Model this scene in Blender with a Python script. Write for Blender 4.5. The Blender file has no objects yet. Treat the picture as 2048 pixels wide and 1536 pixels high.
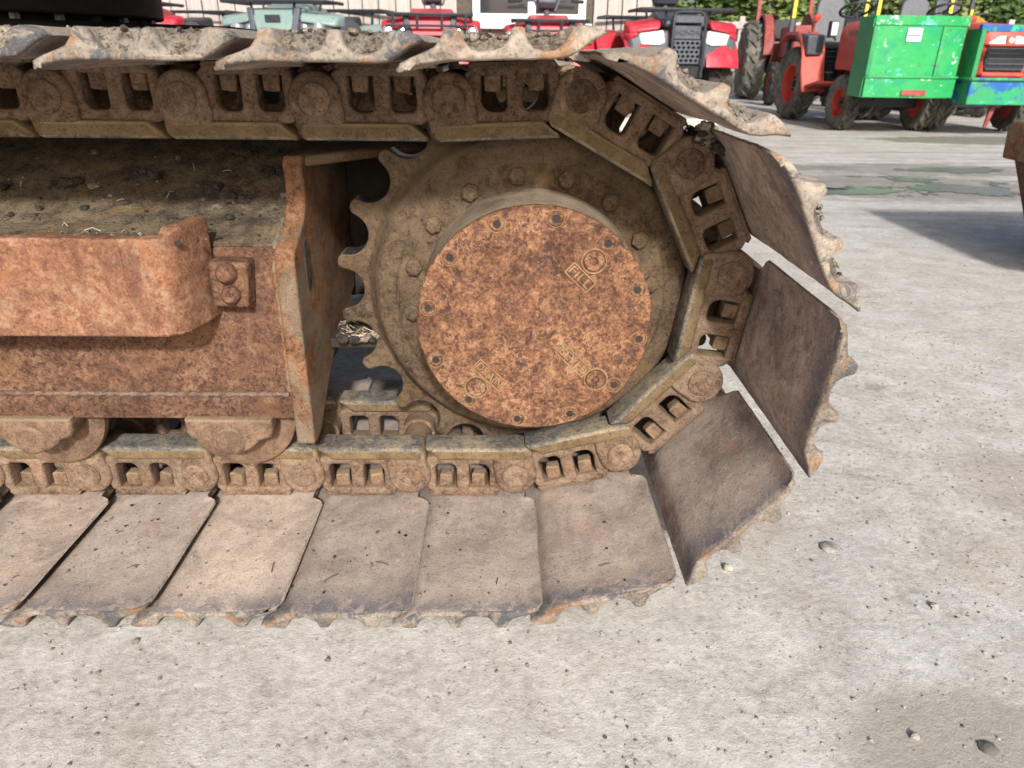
import bpy, bmesh, math, random
from math import pi, sin, cos, radians as R, sqrt, atan2
from mathutils import Vector, Matrix, noise as mnoise
random.seed(11)
S = bpy.context.scene
C = S.collection
# ------------------------------------------------------------------ camera, sky, sun, exposure
cam_d = bpy.data.cameras.new('camera'); cam = bpy.data.objects.new('camera', cam_d); C.objects.link(cam)
S.camera = cam
pitch, yaw, roll = 0.4294, 0.0176, 0.0122
fw = Vector((sin(yaw)*cos(pitch), cos(yaw)*cos(pitch), -sin(pitch)))
rt = Vector((cos(yaw), -sin(yaw), 0)); up = rt.cross(fw)
r2 = rt*cos(roll) + up*sin(roll); u2 = -rt*sin(roll) + up*cos(roll)
cam.matrix_world = Matrix(((r2.x, u2.x, -fw.x, 0.0), (r2.y, u2.y, -fw.y, -1.1673), (r2.z, u2.z, -fw.z, 0.8109), (0, 0, 0, 1)))
cam_d.sensor_width = 36; cam_d.lens = 1447.03/2048*36
cam_d.clip_start = 0.02; cam_d.clip_end = 400
cam_d.dof.use_dof = True; cam_d.dof.focus_distance = 1.22; cam_d.dof.aperture_fstop = 8.0
SUN = Vector((-0.10, 0.84, -0.51)).normalized()          # the way the light travels
sun_el = math.asin(-SUN.z); sun_az = atan2(-SUN.x, -SUN.y)
W = bpy.data.worlds.new('World'); S.world = W; W.use_nodes = True
wt = W.node_tree; wt.nodes.clear()
sky = wt.nodes.new('ShaderNodeTexSky'); sky.sky_type = 'NISHITA'; sky.sun_disc = False
sky.sun_elevation = sun_el; sky.sun_rotation = sun_az; sky.air_density = 0.9; sky.dust_density = 4.5; sky.ozone_density = 1.0
bg = wt.nodes.new('ShaderNodeBackground'); bg.inputs[1].default_value = 0.115
wo = wt.nodes.new('ShaderNodeOutputWorld'); wt.links.new(sky.outputs[0], bg.inputs[0]); wt.links.new(bg.outputs[0], wo.inputs[0])
sl = bpy.data.lights.new('sun', 'SUN'); sl.energy = 3.6; sl.angle = R(3.6); sl.color = (1.0, 0.975, 0.935)
so = bpy.data.objects.new('sun', sl); C.objects.link(so)
so.rotation_euler = SUN.to_track_quat('-Z', 'Y').to_euler(); so.location = (1, -8, 8)
S.view_settings.view_transform = 'Standard'; S.view_settings.look = 'None'
S.view_settings.exposure = 0.47; S.view_settings.gamma = 1.0; S.view_settings.use_curve_mapping = False
S.render.engine = 'CYCLES'
S.cycles.use_denoising = True
S.cycles.max_bounces = 6; S.cycles.diffuse_bounces = 4; S.cycles.glossy_bounces = 3; S.cycles.transmission_bounces = 4
S.cycles.sample_clamp_indirect = 6.0

# ------------------------------------------------------------------ materials
class N:
    """small wrapper round one node tree"""
    def __init__(s, name):
        s.m = bpy.data.materials.new(name); s.m.use_nodes = True; s.t = s.m.node_tree; s.t.nodes.clear()
        s.out = s.n('ShaderNodeOutputMaterial'); s.b = s.n('ShaderNodeBsdfPrincipled'); s.l(s.b.outputs[0], s.out.inputs[0])
    def n(s, k, **kw):
        x = s.t.nodes.new(k)
        for a, v in kw.items(): setattr(x, a, v)
        return x
    def l(s, a, b): s.t.links.new(a, b)
    def put(s, sock, v):
        if isinstance(v, bpy.types.NodeSocket): s.l(v, sock)
        elif isinstance(v, (tuple, list)) and len(v) == 3 and sock.type == 'RGBA': sock.default_value = (*v, 1)
        else: sock.default_value = v
    def coord(s, rand=True, scale=(1, 1, 1)):
        tc = s.n('ShaderNodeTexCoord'); mp = s.n('ShaderNodeMapping'); s.l(tc.outputs['Object'], mp.inputs[0])
        mp.inputs['Scale'].default_value = scale
        if rand:
            oi = s.n('ShaderNodeObjectInfo'); cx = s.n('ShaderNodeCombineXYZ')
            mu = s.math('MULTIPLY', oi.outputs['Random'], 37.0); mv = s.math('MULTIPLY', oi.outputs['Random'], 91.0)
            s.l(mu, cx.inputs[0]); s.l(mv, cx.inputs[1]); s.l(mu, cx.inputs[2]); s.l(cx.outputs[0], mp.inputs['Location'])
        return mp.outputs[0]
    def world(s):
        g = s.n('ShaderNodeNewGeometry'); return g.outputs['Position']
    def math(s, op, a, b=0.5, c=None):
        x = s.n('ShaderNodeMath', operation=op); s.put(x.inputs[0], a); s.put(x.inputs[1], b)
        if c is not None: s.put(x.inputs[2], c)
        return x.outputs[0]
    def noise(s, co, scale, detail=6, rough=0.6, dist=0.0):
        x = s.n('ShaderNodeTexNoise'); s.l(co, x.inputs['Vector']); x.inputs['Scale'].default_value = scale
        x.inputs['Detail'].default_value = detail; x.inputs['Roughness'].default_value = rough; x.inputs['Distortion'].default_value = dist
        return x.outputs[0]
    def vor(s, co, scale, feature='F1', out=0):
        x = s.n('ShaderNodeTexVoronoi', feature=feature); s.l(co, x.inputs['Vector']); x.inputs['Scale'].default_value = scale
        return x.outputs[out]
    def step(s, v, a, b):
        x = s.n('ShaderNodeMapRange'); s.put(x.inputs[0], v); x.inputs[1].default_value = a; x.inputs[2].default_value = b
        x.interpolation_type = 'SMOOTHSTEP'; return x.outputs[0]
    def mix(s, f, a, b, mode='MIX'):
        x = s.n('ShaderNodeMix', data_type='RGBA', blend_type=mode); s.put(x.inputs[0], f); s.put(x.inputs[6], a); s.put(x.inputs[7], b)
        return x.outputs[2]
    def ramp(s, v, stops):
        x = s.n('ShaderNodeValToRGB'); s.l(v, x.inputs[0]); e = x.color_ramp.elements
        while len(e) < len(stops): e.new(0.5)
        for k, (p_, c_) in enumerate(stops): e[k].position = p_; e[k].color = (*c_, 1)
        return x.outputs[0]
    def upz(s):
        g = s.n('ShaderNodeNewGeometry'); q = s.n('ShaderNodeSeparateXYZ'); s.l(g.outputs['Normal'], q.inputs[0]); return q.outputs[2]
    def objxyz(s):
        tc = s.n('ShaderNodeTexCoord'); q = s.n('ShaderNodeSeparateXYZ'); s.l(tc.outputs['Object'], q.inputs[0]); return q.outputs
    def bump(s, h, strength=0.3, dist=0.002, prev=None):
        x = s.n('ShaderNodeBump'); s.put(x.inputs['Height'], h); x.inputs['Strength'].default_value = strength; x.inputs['Distance'].default_value = dist
        if prev is not None: s.l(prev, x.inputs['Normal'])
        return x.outputs[0]
    def done(s, col, rough=0.8, nrm=None, metal=0.0, spec=0.3):
        s.put(s.b.inputs['Base Color'], col); s.put(s.b.inputs['Roughness'], rough); s.put(s.b.inputs['Metallic'], metal)
        s.put(s.b.inputs['Specular IOR Level'], spec)
        if nrm is not None: s.l(nrm, s.b.inputs['Normal'])
        return s.m
M = {}
def rusty(name, cols, patch=None, spots=None, dust=None, sc=60.0, bump=0.5, bdist=0.0015, fine=210.0, rand=True, worn=None, streak=None, damt=1.0, scratch=None):
    """layered rust: cols = dark..light ramp, patch = (colour, low, high), spots = dark pits, dust = colour that lies on faces turned up"""
    s = N(name); co = s.coord(rand)
    a = s.noise(co, sc, 9, 0.68, 0.6); b = s.noise(co, fine, 4, 0.7); big = s.noise(co, sc*0.11, 5, 0.6, 0.4)
    v = s.math('ADD', s.math('MULTIPLY', a, 0.58), s.math('MULTIPLY', b, 0.42))
    v = s.math('ADD', v, s.math('MULTIPLY', s.math('SUBTRACT', big, 0.5), 0.35))
    n_ = len(cols); col = s.ramp(v, [(0.385 + 0.23*k/(n_-1), c) for k, c in enumerate(cols)])
    if spots is not None:
        sp = s.step(s.noise(co, sc*2.1, 6, 0.66), 0.51, 0.585); sp2 = s.math('MULTIPLY', sp, s.step(big, 0.36, 0.56))
        col = s.mix(s.math('MULTIPLY', sp2, 0.8), col, spots)
    if patch is not None:
        for pc, lo, hi, k in patch:
            pm = s.step(s.noise(s.coord(rand, (1 + 0.13*k, 0.9, 1.1)), sc*0.28*k, 8, 0.7, 0.8), lo, hi)
            col = s.mix(pm, col, pc)
    if streak is not None:
        st = s.step(s.noise(s.coord(rand, streak[1]), 14, 6, 0.65), 0.53, 0.66)
        col = s.mix(s.math('MULTIPLY', st, 0.7), col, streak[0])
    if scratch is not None:
        sm = s.math('MULTIPLY', s.step(s.noise(s.coord(rand, scratch[1]), 5, 4, 0.6), 0.615, 0.66), s.step(a, 0.40, 0.55)); col = s.mix(s.math('MULTIPLY', sm, 0.7), col, scratch[0])
    if dust is not None:
        dm = s.math('MULTIPLY', s.step(s.upz(), 0.15, 0.75), s.step(s.math('ADD', big, s.math('MULTIPLY', b, 0.25)), 0.30, 0.62))
        col = s.mix(s.math('MULTIPLY', dm, damt), col, dust)
    if worn is not None:                     # (axis, from, to, colour): metal rubbed along one edge
        q = s.objxyz()[worn[0]]; w_ = s.math('ADD', q, s.math('MULTIPLY', s.math('SUBTRACT', big, 0.5), 0.09))
        w_ = s.math('MULTIPLY', s.step(w_, worn[1], worn[2]), s.step(a, 0.38, 0.56)); col = s.mix(w_, col, worn[3])
    col = s.mix(s.math('MULTIPLY', s.step(b, 0.45, 0.75), 0.30), col, (cols[0][0]*0.55, cols[0][1]*0.55, cols[0][2]*0.55))
    sk = s.noise(co, fine*1.45, 2, 0.5)
    col = s.mix(s.math('MULTIPLY', s.step(sk, 0.60, 0.68), 0.55), col, (cols[0][0]*0.45, cols[0][1]*0.45, cols[0][2]*0.45))
    col = s.mix(s.math('MULTIPLY', s.step(sk, 0.38, 0.30), 0.28), col, tuple(min(0.8, c*1.35+0.03) for c in cols[-1]))
    br = s.noise(s.coord(rand, (1.0, 0.8, 1.2)), sc*0.22, 7, 0.66, 0.7)
    col = s.mix(1.0, col, s.ramp(br, [(0.33, (0.70, 0.69, 0.69)), (0.5, (0.98, 0.98, 0.98)), (0.68, (1.16, 1.15, 1.13))]), 'MULTIPLY')
    if rand:
        oi = s.n('ShaderNodeObjectInfo'); col = s.mix(1.0, col, s.ramp(oi.outputs['Random'], [(0.0, (0.84, 0.85, 0.86)), (0.5, (1.0, 0.985, 0.97)), (1.0, (1.10, 1.09, 1.07))]), 'MULTIPLY')
    nb = s.bump(v, bump, bdist*2.2); nb = s.bump(b, bump*0.8, bdist, nb)
    return s.done(col, 0.88, nb, spec=0.18)
def paint(name, col, rough=0.45, var=0.12, dirt=(0.20, 0.17, 0.14), damt=0.35, chips=None, spec=0.4, sc=9.0, edge=None):
    s = N(name); co = s.coord(True); a = s.noise(co, sc, 7, 0.65); b = s.noise(co, sc*14, 4, 0.65)
    c = s.mix(s.step(a, 0.35, 0.7), tuple(x*(1-var) for x in col), tuple(min(1, x*(1+var)) for x in col))
    if chips is not None:
        for cc, lo, hi, k in chips:
            c = s.mix(s.step(s.noise(s.coord(True, (1, 1, 1+0.3*k)), sc*k, 7, 0.7, 0.3), lo, hi), c, cc)
    if edge is not None:
        bv = s.n('ShaderNodeBevel'); bv.samples = 4; bv.inputs['Radius'].default_value = 0.02; ge = s.n('ShaderNodeNewGeometry'); dt = s.n('ShaderNodeVectorMath', operation='DOT_PRODUCT')
        s.l(bv.outputs[0], dt.inputs[0]); s.l(ge.outputs['Normal'], dt.inputs[1])
        em = s.math('MULTIPLY', s.step(dt.outputs['Value'], 0.985, 0.90), s.step(s.noise(co, sc*6, 5, 0.7), 0.44, 0.56)); c = s.mix(em, c, edge)
    dm = s.math('MULTIPLY', s.step(s.math('ADD', s.math('MULTIPLY', a, 0.6), s.math('MULTIPLY', b, 0.4)), 0.47, 0.66), damt)
    c = s.mix(dm, c, dirt)
    return s.done(c, s.math('ADD', rough, s.math('MULTIPLY', dm, 0.3)), s.bump(b, 0.12, 0.001), spec=spec)
def plain(name, col, rough=0.6, metal=0.0, spec=0.3, nz=0.25, sc=30):
    s = N(name); co = s.coord(True); a = s.noise(co, sc, 6, 0.65)
    c = s.mix(s.step(a, 0.3, 0.72), tuple(x*(1-nz) for x in col), tuple(min(1, x*(1+nz)) for x in col))
    return s.done(c, rough, s.bump(a, 0.15, 0.001), metal, spec)
DUST = (0.36, 0.29, 0.215); TAN = (0.34, 0.26, 0.165)
M['shoe'] = rusty('shoe_rust', [(0.196, 0.150, 0.127), (0.346, 0.273, 0.231), (0.438, 0.358, 0.305), (0.522, 0.439, 0.378)], sc=40, bump=0.45, worn=(1, -0.225, -0.300, (0.165, 0.155, 0.166)),
    patch=[((0.358, 0.214, 0.153), 0.55, 0.68, 0.9), ((0.556, 0.509, 0.458), 0.61, 0.67, 2.3), ((0.202, 0.170, 0.155), 0.585, 0.68, 1.3)], dust=(0.472, 0.399, 0.336), streak=((0.258, 0.201, 0.173), (1.2, 0.6, 1)), damt=0.45, scratch=((0.484, 0.446, 0.404), (1.6, 26, 4)))
M['shoe_out'] = rusty('shoe_soil', [(0.175, 0.126, 0.091), (0.320, 0.251, 0.189), (0.400, 0.331, 0.262), (0.449, 0.388, 0.319)], sc=55, bump=0.9, bdist=0.003, spots=(0.095, 0.069, 0.049), dust=(0.449, 0.395, 0.331))
M['shoe_edge'] = rusty('shoe_edge_rust', [(0.120, 0.109, 0.095), (0.239, 0.203, 0.169), (0.316, 0.271, 0.221), (0.380, 0.330, 0.281)], sc=46, bump=0.7, patch=[((0.28, 0.165, 0.095), 0.515, 0.62, 1.1), ((0.115, 0.115, 0.12), 0.52, 0.60, 1.35), ((0.40, 0.345, 0.28), 0.60, 0.68, 1.0)])
M['link'] = rusty('link_rust', [(0.101, 0.065, 0.048), (0.189, 0.125, 0.087), (0.250, 0.174, 0.123), (0.304, 0.228, 0.163)], sc=75, bump=0.8, bdist=0.002, patch=[((0.030, 0.033, 0.037), 0.645, 0.69, 3.0), ((0.237, 0.111, 0.052), 0.58, 0.70, 1.2)], dust=(0.256, 0.188, 0.116), damt=0.7)
M['rail'] = rusty('rail_mud', [(0.112, 0.078, 0.043), (0.181, 0.129, 0.073), (0.223, 0.162, 0.092)], sc=42, bump=0.5, patch=[((0.076, 0.059, 0.040), 0.60, 0.68, 2.6)], dust=(0.370, 0.281, 0.170))  # base darkened for upper-run shade; upward dust also lightens the sunlit lower run
M['rail_worn'] = rusty('rail_worn_steel', [(0.075, 0.075, 0.08), (0.15, 0.145, 0.14), (0.26, 0.22, 0.16), (0.36, 0.29, 0.19)], sc=60, bump=0.4)
M['seat_worn'] = plain('polished_dark_steel', (0.085, 0.088, 0.09), 0.38, 0.6, 0.5, 0.5, 90)
M['bolt'] = rusty('bolt_rust', [(0.108, 0.069, 0.047), (0.206, 0.134, 0.086), (0.292, 0.206, 0.133)], sc=90, bump=0.8, dust=(0.278, 0.205, 0.136))
M['sprocket'] = rusty('sprocket_rust', [(0.050, 0.034, 0.023), (0.092, 0.063, 0.042), (0.133, 0.095, 0.063), (0.162, 0.115, 0.068)], sc=70, bump=0.6, patch=[((0.149, 0.097, 0.045), 0.54, 0.68, 0.7)], dust=(0.162, 0.122, 0.077))
M['steel'] = plain('worn_bright_steel', (0.22, 0.22, 0.22), 0.38, 0.8, 0.5, 0.4, 60)
M['cover'] = rusty('cover_rust', [(0.077, 0.041, 0.030), (0.157, 0.077, 0.047), (0.262, 0.134, 0.072), (0.329, 0.211, 0.135)], sc=74, bump=0.5, spots=(0.077, 0.037, 0.028), patch=[((0.193, 0.140, 0.107), 0.60, 0.72, 0.9), ((0.071, 0.038, 0.028), 0.545, 0.64, 1.7)], fine=190)
M['letter'] = rusty('letter_rust', [(0.207, 0.115, 0.058), (0.300, 0.184, 0.098), (0.334, 0.236, 0.144)], sc=90, bump=0.3)
M['drum'] = rusty('drum_rust', [(0.081, 0.058, 0.041), (0.160, 0.118, 0.083), (0.239, 0.189, 0.136)], sc=60, bump=0.7, dust=(0.304, 0.249, 0.186))
M['frame'] = rusty('frame_rust', [(0.062, 0.034, 0.025), (0.110, 0.058, 0.039), (0.161, 0.084, 0.052), (0.215, 0.133, 0.087)], sc=54, bump=0.55, spots=(0.046, 0.025, 0.019), patch=[((0.215, 0.115, 0.057), 0.55, 0.72, 0.55), ((0.174, 0.153, 0.134), 0.64, 0.71, 2.2)])
M['frame_top'] = rusty('frame_top_dirt', [(0.058, 0.047, 0.038), (0.112, 0.090, 0.066), (0.173, 0.136, 0.093), (0.225, 0.173, 0.109)], sc=38, bump=0.9, bdist=0.003, patch=[((0.251, 0.133, 0.045), 0.585, 0.68, 0.9), ((0.054, 0.050, 0.049), 0.57, 0.68, 0.8)])
M['guard'] = rusty('guard_rust', [(0.112, 0.055, 0.037), (0.199, 0.093, 0.057), (0.269, 0.138, 0.083), (0.317, 0.215, 0.150)], sc=78, bump=0.5, patch=[((0.273, 0.244, 0.210), 0.64, 0.70, 2.6), ((0.273, 0.121, 0.052), 0.56, 0.70, 0.7), ((0.083, 0.057, 0.052), 0.67, 0.72, 1.3)], streak=((0.125, 0.054, 0.038), (2.2, 1, 0.5)))
M['endplate'] = rusty('endplate_rust', [(0.081, 0.040, 0.026), (0.167, 0.083, 0.046), (0.241, 0.121, 0.062), (0.257, 0.172, 0.114)], sc=55, bump=0.6, patch=[((0.183, 0.144, 0.101), 0.44, 0.60, 0.5), ((0.179, 0.182, 0.192), 0.67, 0.71, 3.2)], streak=((0.163, 0.131, 0.095), (1, 0.35, 0.25)))
M['weld'] = rusty('weld_rust', [(0.103, 0.055, 0.041), (0.191, 0.129, 0.099), (0.265, 0.204, 0.170)], sc=70, bump=0.6)
M['roller'] = rusty('roller_rust', [(0.107, 0.070, 0.049), (0.182, 0.118, 0.081), (0.240, 0.162, 0.110)], sc=60, bump=0.5, dust=(0.236, 0.173, 0.112))
M['packed'] = rusty('packed_soil', [(0.13, 0.10, 0.075), (0.33, 0.275, 0.215), (0.47, 0.405, 0.325), (0.55, 0.49, 0.405)], sc=60, bump=1.0, bdist=0.004, spots=(0.10, 0.078, 0.06))
M['soil'] = rusty('dry_soil', [(0.10, 0.08, 0.062), (0.22, 0.18, 0.14), (0.37, 0.31, 0.245), (0.50, 0.44, 0.36)], sc=70, bump=0.9, bdist=0.003, rand=False)
M['soil_dark'] = rusty('dark_soil', [(0.03, 0.025, 0.021), (0.065, 0.054, 0.045), (0.13, 0.11, 0.09)], sc=70, bump=0.9, bdist=0.003, rand=False)
M['twig'] = plain('twig', (0.07, 0.05, 0.035), 0.9)
M['straw'] = plain('straw', (0.42, 0.36, 0.26), 0.9)
M['shade_dark'] = plain('recess_shade_dark', (0.030, 0.024, 0.020), 0.8)  # near-black colour stands in for shade in the drive recess and screw sockets
M['black'] = plain('black_paint', (0.020, 0.018, 0.019), 0.55)
M['slew_black'] = plain('slew_paint', (0.030, 0.022, 0.022), 0.6)
M['rubber'] = rusty('tyre_rubber', [(0.024, 0.023, 0.022), (0.052, 0.050, 0.046), (0.104, 0.096, 0.084)], sc=14, bump=0.3, fine=120)
M['rubber_dusty'] = rusty('dusty_rubber', [(0.060, 0.058, 0.053), (0.128, 0.123, 0.111), (0.212, 0.204, 0.178)], sc=10, bump=0.3, fine=120)
M['plastic_blk'] = plain('black_plastic', (0.030, 0.033, 0.040), 0.5, 0, 0.4)
M['plastic_gry'] = plain('grey_plastic', (0.075, 0.085, 0.105), 0.5, 0, 0.4)
M['seat'] = plain('seat_vinyl', (0.07, 0.078, 0.09), 0.45, 0, 0.5)
M['red'] = paint('red_plastic', (0.47, 0.022, 0.040), 0.42, 0.12, dirt=(0.24, 0.13, 0.12), damt=0.35)
M['red_dark'] = paint('old_red_paint', (0.30, 0.062, 0.055), 0.55, 0.2, damt=0.4)
M['orange'] = paint('orange_red_paint', (0.50, 0.078, 0.055), 0.5, 0.12, dirt=(0.27, 0.20, 0.165), damt=0.45)
M['rim_red'] = paint('wheel_red_paint', (0.48, 0.040, 0.020), 0.5, 0.1, dirt=(0.25, 0.17, 0.13), damt=0.4)
M['sage'] = paint('sage_green_plastic', (0.20, 0.29, 0.27), 0.4, 0.12, damt=0.35)
M['greenbox'] = paint('green_chipped_paint', (0.018, 0.34, 0.095), 0.5, 0.15, dirt=(0.10, 0.13, 0.09), damt=0.35, sc=5.0, edge=(0.085, 0.045, 0.035), chips=[((0.010, 0.27, 0.12), 0.53, 0.62, 1.0), ((0.10, 0.45, 0.40), 0.60, 0.64, 1.1), ((0.48, 0.58, 0.53), 0.615, 0.64, 1.25), ((0.115, 0.045, 0.035), 0.625, 0.635, 2.3)])
M['greenbox_dark'] = paint('green_post_paint', (0.022, 0.25, 0.09), 0.45, 0.15, damt=0.2, sc=6.0, chips=[((0.115, 0.045, 0.035), 0.63, 0.64, 2.1)])
M['bluebox'] = paint('blue_paint_under_green', (0.012, 0.105, 0.38), 0.5, 0.15, dirt=(0.10, 0.11, 0.11), damt=0.35, sc=4.0, edge=(0.085, 0.05, 0.04), chips=[((0.02, 0.30, 0.12), 0.47, 0.50, 1.0), ((0.03, 0.44, 0.19), 0.585, 0.60, 1.3), ((0.115, 0.045, 0.035), 0.66, 0.67, 2.0)])
M['lamp'] = plain('lamp_lens', (0.62, 0.64, 0.62), 0.25, 0, 0.6, 0.2, 20)
M['chrome'] = plain('chrome_lamp', (0.6, 0.62, 0.64), 0.2, 0.8, 0.5, 0.2, 30)
M['white'] = plain('white_sticker', (0.72, 0.74, 0.76), 0.5, 0, 0.3, 0.06)
M['ink'] = plain('sticker_ink', (0.10, 0.11, 0.22), 0.6)
M['yellow'] = plain('yellow_tape', (0.72, 0.60, 0.06), 0.5)
M['mustard'] = plain('mustard_paint', (0.36, 0.21, 0.045), 0.6)
M['winframe'] = plain('white_upvc', (0.70, 0.80, 0.76), 0.4, 0, 0.4, 0.04)
s_ = N('window_glass'); M['glass'] = s_.done((0.035, 0.035, 0.042), 0.06, None, 0, 0.5)
M['wet'] = None
def timber():
    s = N('weathered_board'); co = s.coord(True, (9, 9, 0.8)); a = s.noise(co, 3.0, 8, 0.7, 0.6); b = s.noise(s.coord(True), 5, 6, 0.7)
    c = s.ramp(a, [(0.3, (0.23, 0.205, 0.185)), (0.5, (0.42, 0.39, 0.365)), (0.72, (0.56, 0.53, 0.50))])
    c = s.mix(s.math('MULTIPLY', s.step(b, 0.5, 0.72), 0.55), c, (0.38, 0.30, 0.225))
    return s.done(c, 0.85, s.bump(a, 0.4, 0.004))
M['timber'] = timber(); M['timber_dark'] = plain('dark_gap_timber', (0.10, 0.085, 0.07), 0.9)
def foliage(name, a_, b_):
    s = N(name); oi = s.noise(s.world(), 1.2, 3, 0.6); f = s.noise(s.world(), 16, 3, 0.7)
    v = s.math('ADD', s.math('MULTIPLY', oi, 0.5), s.math('MULTIPLY', f, 0.5))
    c = s.ramp(v, [(0.35, a_), (0.62, b_)])
    s.put(s.b.inputs['Transmission Weight'], 0.0)
    return s.done(c, 0.55, None, 0, 0.35)
M['leaf'] = foliage('leaf', (0.022, 0.058, 0.014), (0.105, 0.17, 0.040)); M['leaf2'] = foliage('leaf_light', (0.06, 0.10, 0.022), (0.20, 0.25, 0.075))
M['bark'] = plain('bark', (0.085, 0.065, 0.048), 0.9)
M['stone'] = rusty('stone', [(0.20, 0.19, 0.18), (0.36, 0.34, 0.31), (0.52, 0.50, 0.47)], sc=60, bump=0.5)
def concrete():
    s = N('yard_concrete'); w = s.world()
    def mapped(sc):
        m = s.n('ShaderNodeMapping'); s.l(w, m.inputs[0]); m.inputs['Scale'].default_value = sc; return m.outputs[0]
    big = s.noise(w, 0.9, 6, 0.6, 0.3); mid = s.noise(mapped((1, 1.25, 1)), 9, 9, 0.66, 0.5); fin = s.noise(w, 62, 8, 0.72); grit = s.noise(w, 260, 4, 0.75)
    v = s.math('ADD', s.math('MULTIPLY', mid, 0.36), s.math('ADD', s.math('MULTIPLY', fin, 0.48), s.math('MULTIPLY', big, 0.16)))
    c = s.ramp(v, [(0.375, (0.30, 0.280, 0.248)), (0.46, (0.42, 0.400, 0.366)), (0.52, (0.50, 0.481, 0.446)), (0.61, (0.61, 0.592, 0.555))])
    warm = s.step(s.noise(w, 3.1, 7, 0.68, 0.5), 0.52, 0.70); c = s.mix(s.math('MULTIPLY', warm, 0.6), c, (0.40, 0.345, 0.275))
    cool = s.step(s.noise(mapped((1.1, 0.8, 1)), 2.3, 7, 0.66), 0.54, 0.72); c = s.mix(s.math('MULTIPLY', cool, 0.4), c, (0.36, 0.345, 0.335))
    sp = s.step(s.noise(w, 75, 3, 0.6), 0.625, 0.68); c = s.mix(s.math('MULTIPLY', sp, 0.55), c, (0.17, 0.155, 0.14))
    lp = s.step(s.noise(w, 95, 3, 0.6), 0.63, 0.69); c = s.mix(s.math('MULTIPLY', lp, 0.5), c, (0.66, 0.645, 0.62))
    os_ = s.step(s.math('ADD', s.vor(w, 1.9), s.math('MULTIPLY', s.noise(w, 18, 4, 0.6), 0.10)), 0.118, 0.085); c = s.mix(s.math('MULTIPLY', os_, 0.42), c, (0.20, 0.185, 0.165))
    # damp sandy patches with their own outlines, and the dirty track of tyres in the far yard
    sx = s.n('ShaderNodeSeparateXYZ'); s.l(w, sx.inputs[0])
    wob = s.math('MULTIPLY', s.math('SUBTRACT', s.noise(w, 7, 6, 0.65), 0.5), 0.9)
    def blob(cx, cy, rx, ry, k0=1.05, k1=0.8):
        dx = s.math('DIVIDE', s.math('SUBTRACT', sx.outputs[0], cx), rx); dy = s.math('DIVIDE', s.math('SUBTRACT', sx.outputs[1], cy), ry)
        q = s.math('SQRT', s.math('ADD', s.math('MULTIPLY', dx, dx), s.math('MULTIPLY', dy, dy))); q = s.math('ADD', q, wob)
        return s.step(q, k0, k1)
    c = s.mix(s.math('MULTIPLY', blob(0.60, -0.52, 0.17, 0.10, 1.2, 0.7), 0.7), c, (0.30, 0.275, 0.23))
    c = s.mix(s.math('MULTIPLY', blob(1.15, 0.10, 0.22, 0.14, 1.3, 0.5), 0.4), c, (0.27, 0.225, 0.175))
    c = s.mix(s.math('MULTIPLY', blob(5.4, 7.0, 1.5, 0.45), 0.75), c, (0.13, 0.115, 0.10))
    far = s.step(sx.outputs[1], 1.0, 4.5); st = s.step(s.noise(mapped((0.45, 3.2, 1)), 2.2, 7, 0.7, 0.4), 0.44, 0.62)
    c = s.mix(s.math('MULTIPLY', s.math('MULTIPLY', far, st), 0.55), c, (0.22, 0.20, 0.18))
    for args in ((2.80, 3.90, 1.05, 0.55), (3.4, 4.75, 0.95, 0.34), (2.1, 4.8, 0.7, 0.22)):
        c = s.mix(s.math('MULTIPLY', blob(*args, 1.25, 0.75), 0.62), c, (0.17, 0.155, 0.14))
    n1 = s.bump(mid, 0.35, 0.006); n1 = s.bump(fin, 0.7, 0.004, n1); n1 = s.bump(grit, 0.7, 0.0016, n1)
    return s.done(c, 0.9, n1, spec=0.15)
M['concrete'] = concrete()
s_ = N('puddle_water'); n1 = s_.bump(s_.noise(s_.world(), 14, 4, 0.6), 0.22, 0.004)
M['water'] = s_.done((0.17, 0.16, 0.14), 0.30, n1, 0, 0.30)
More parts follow.
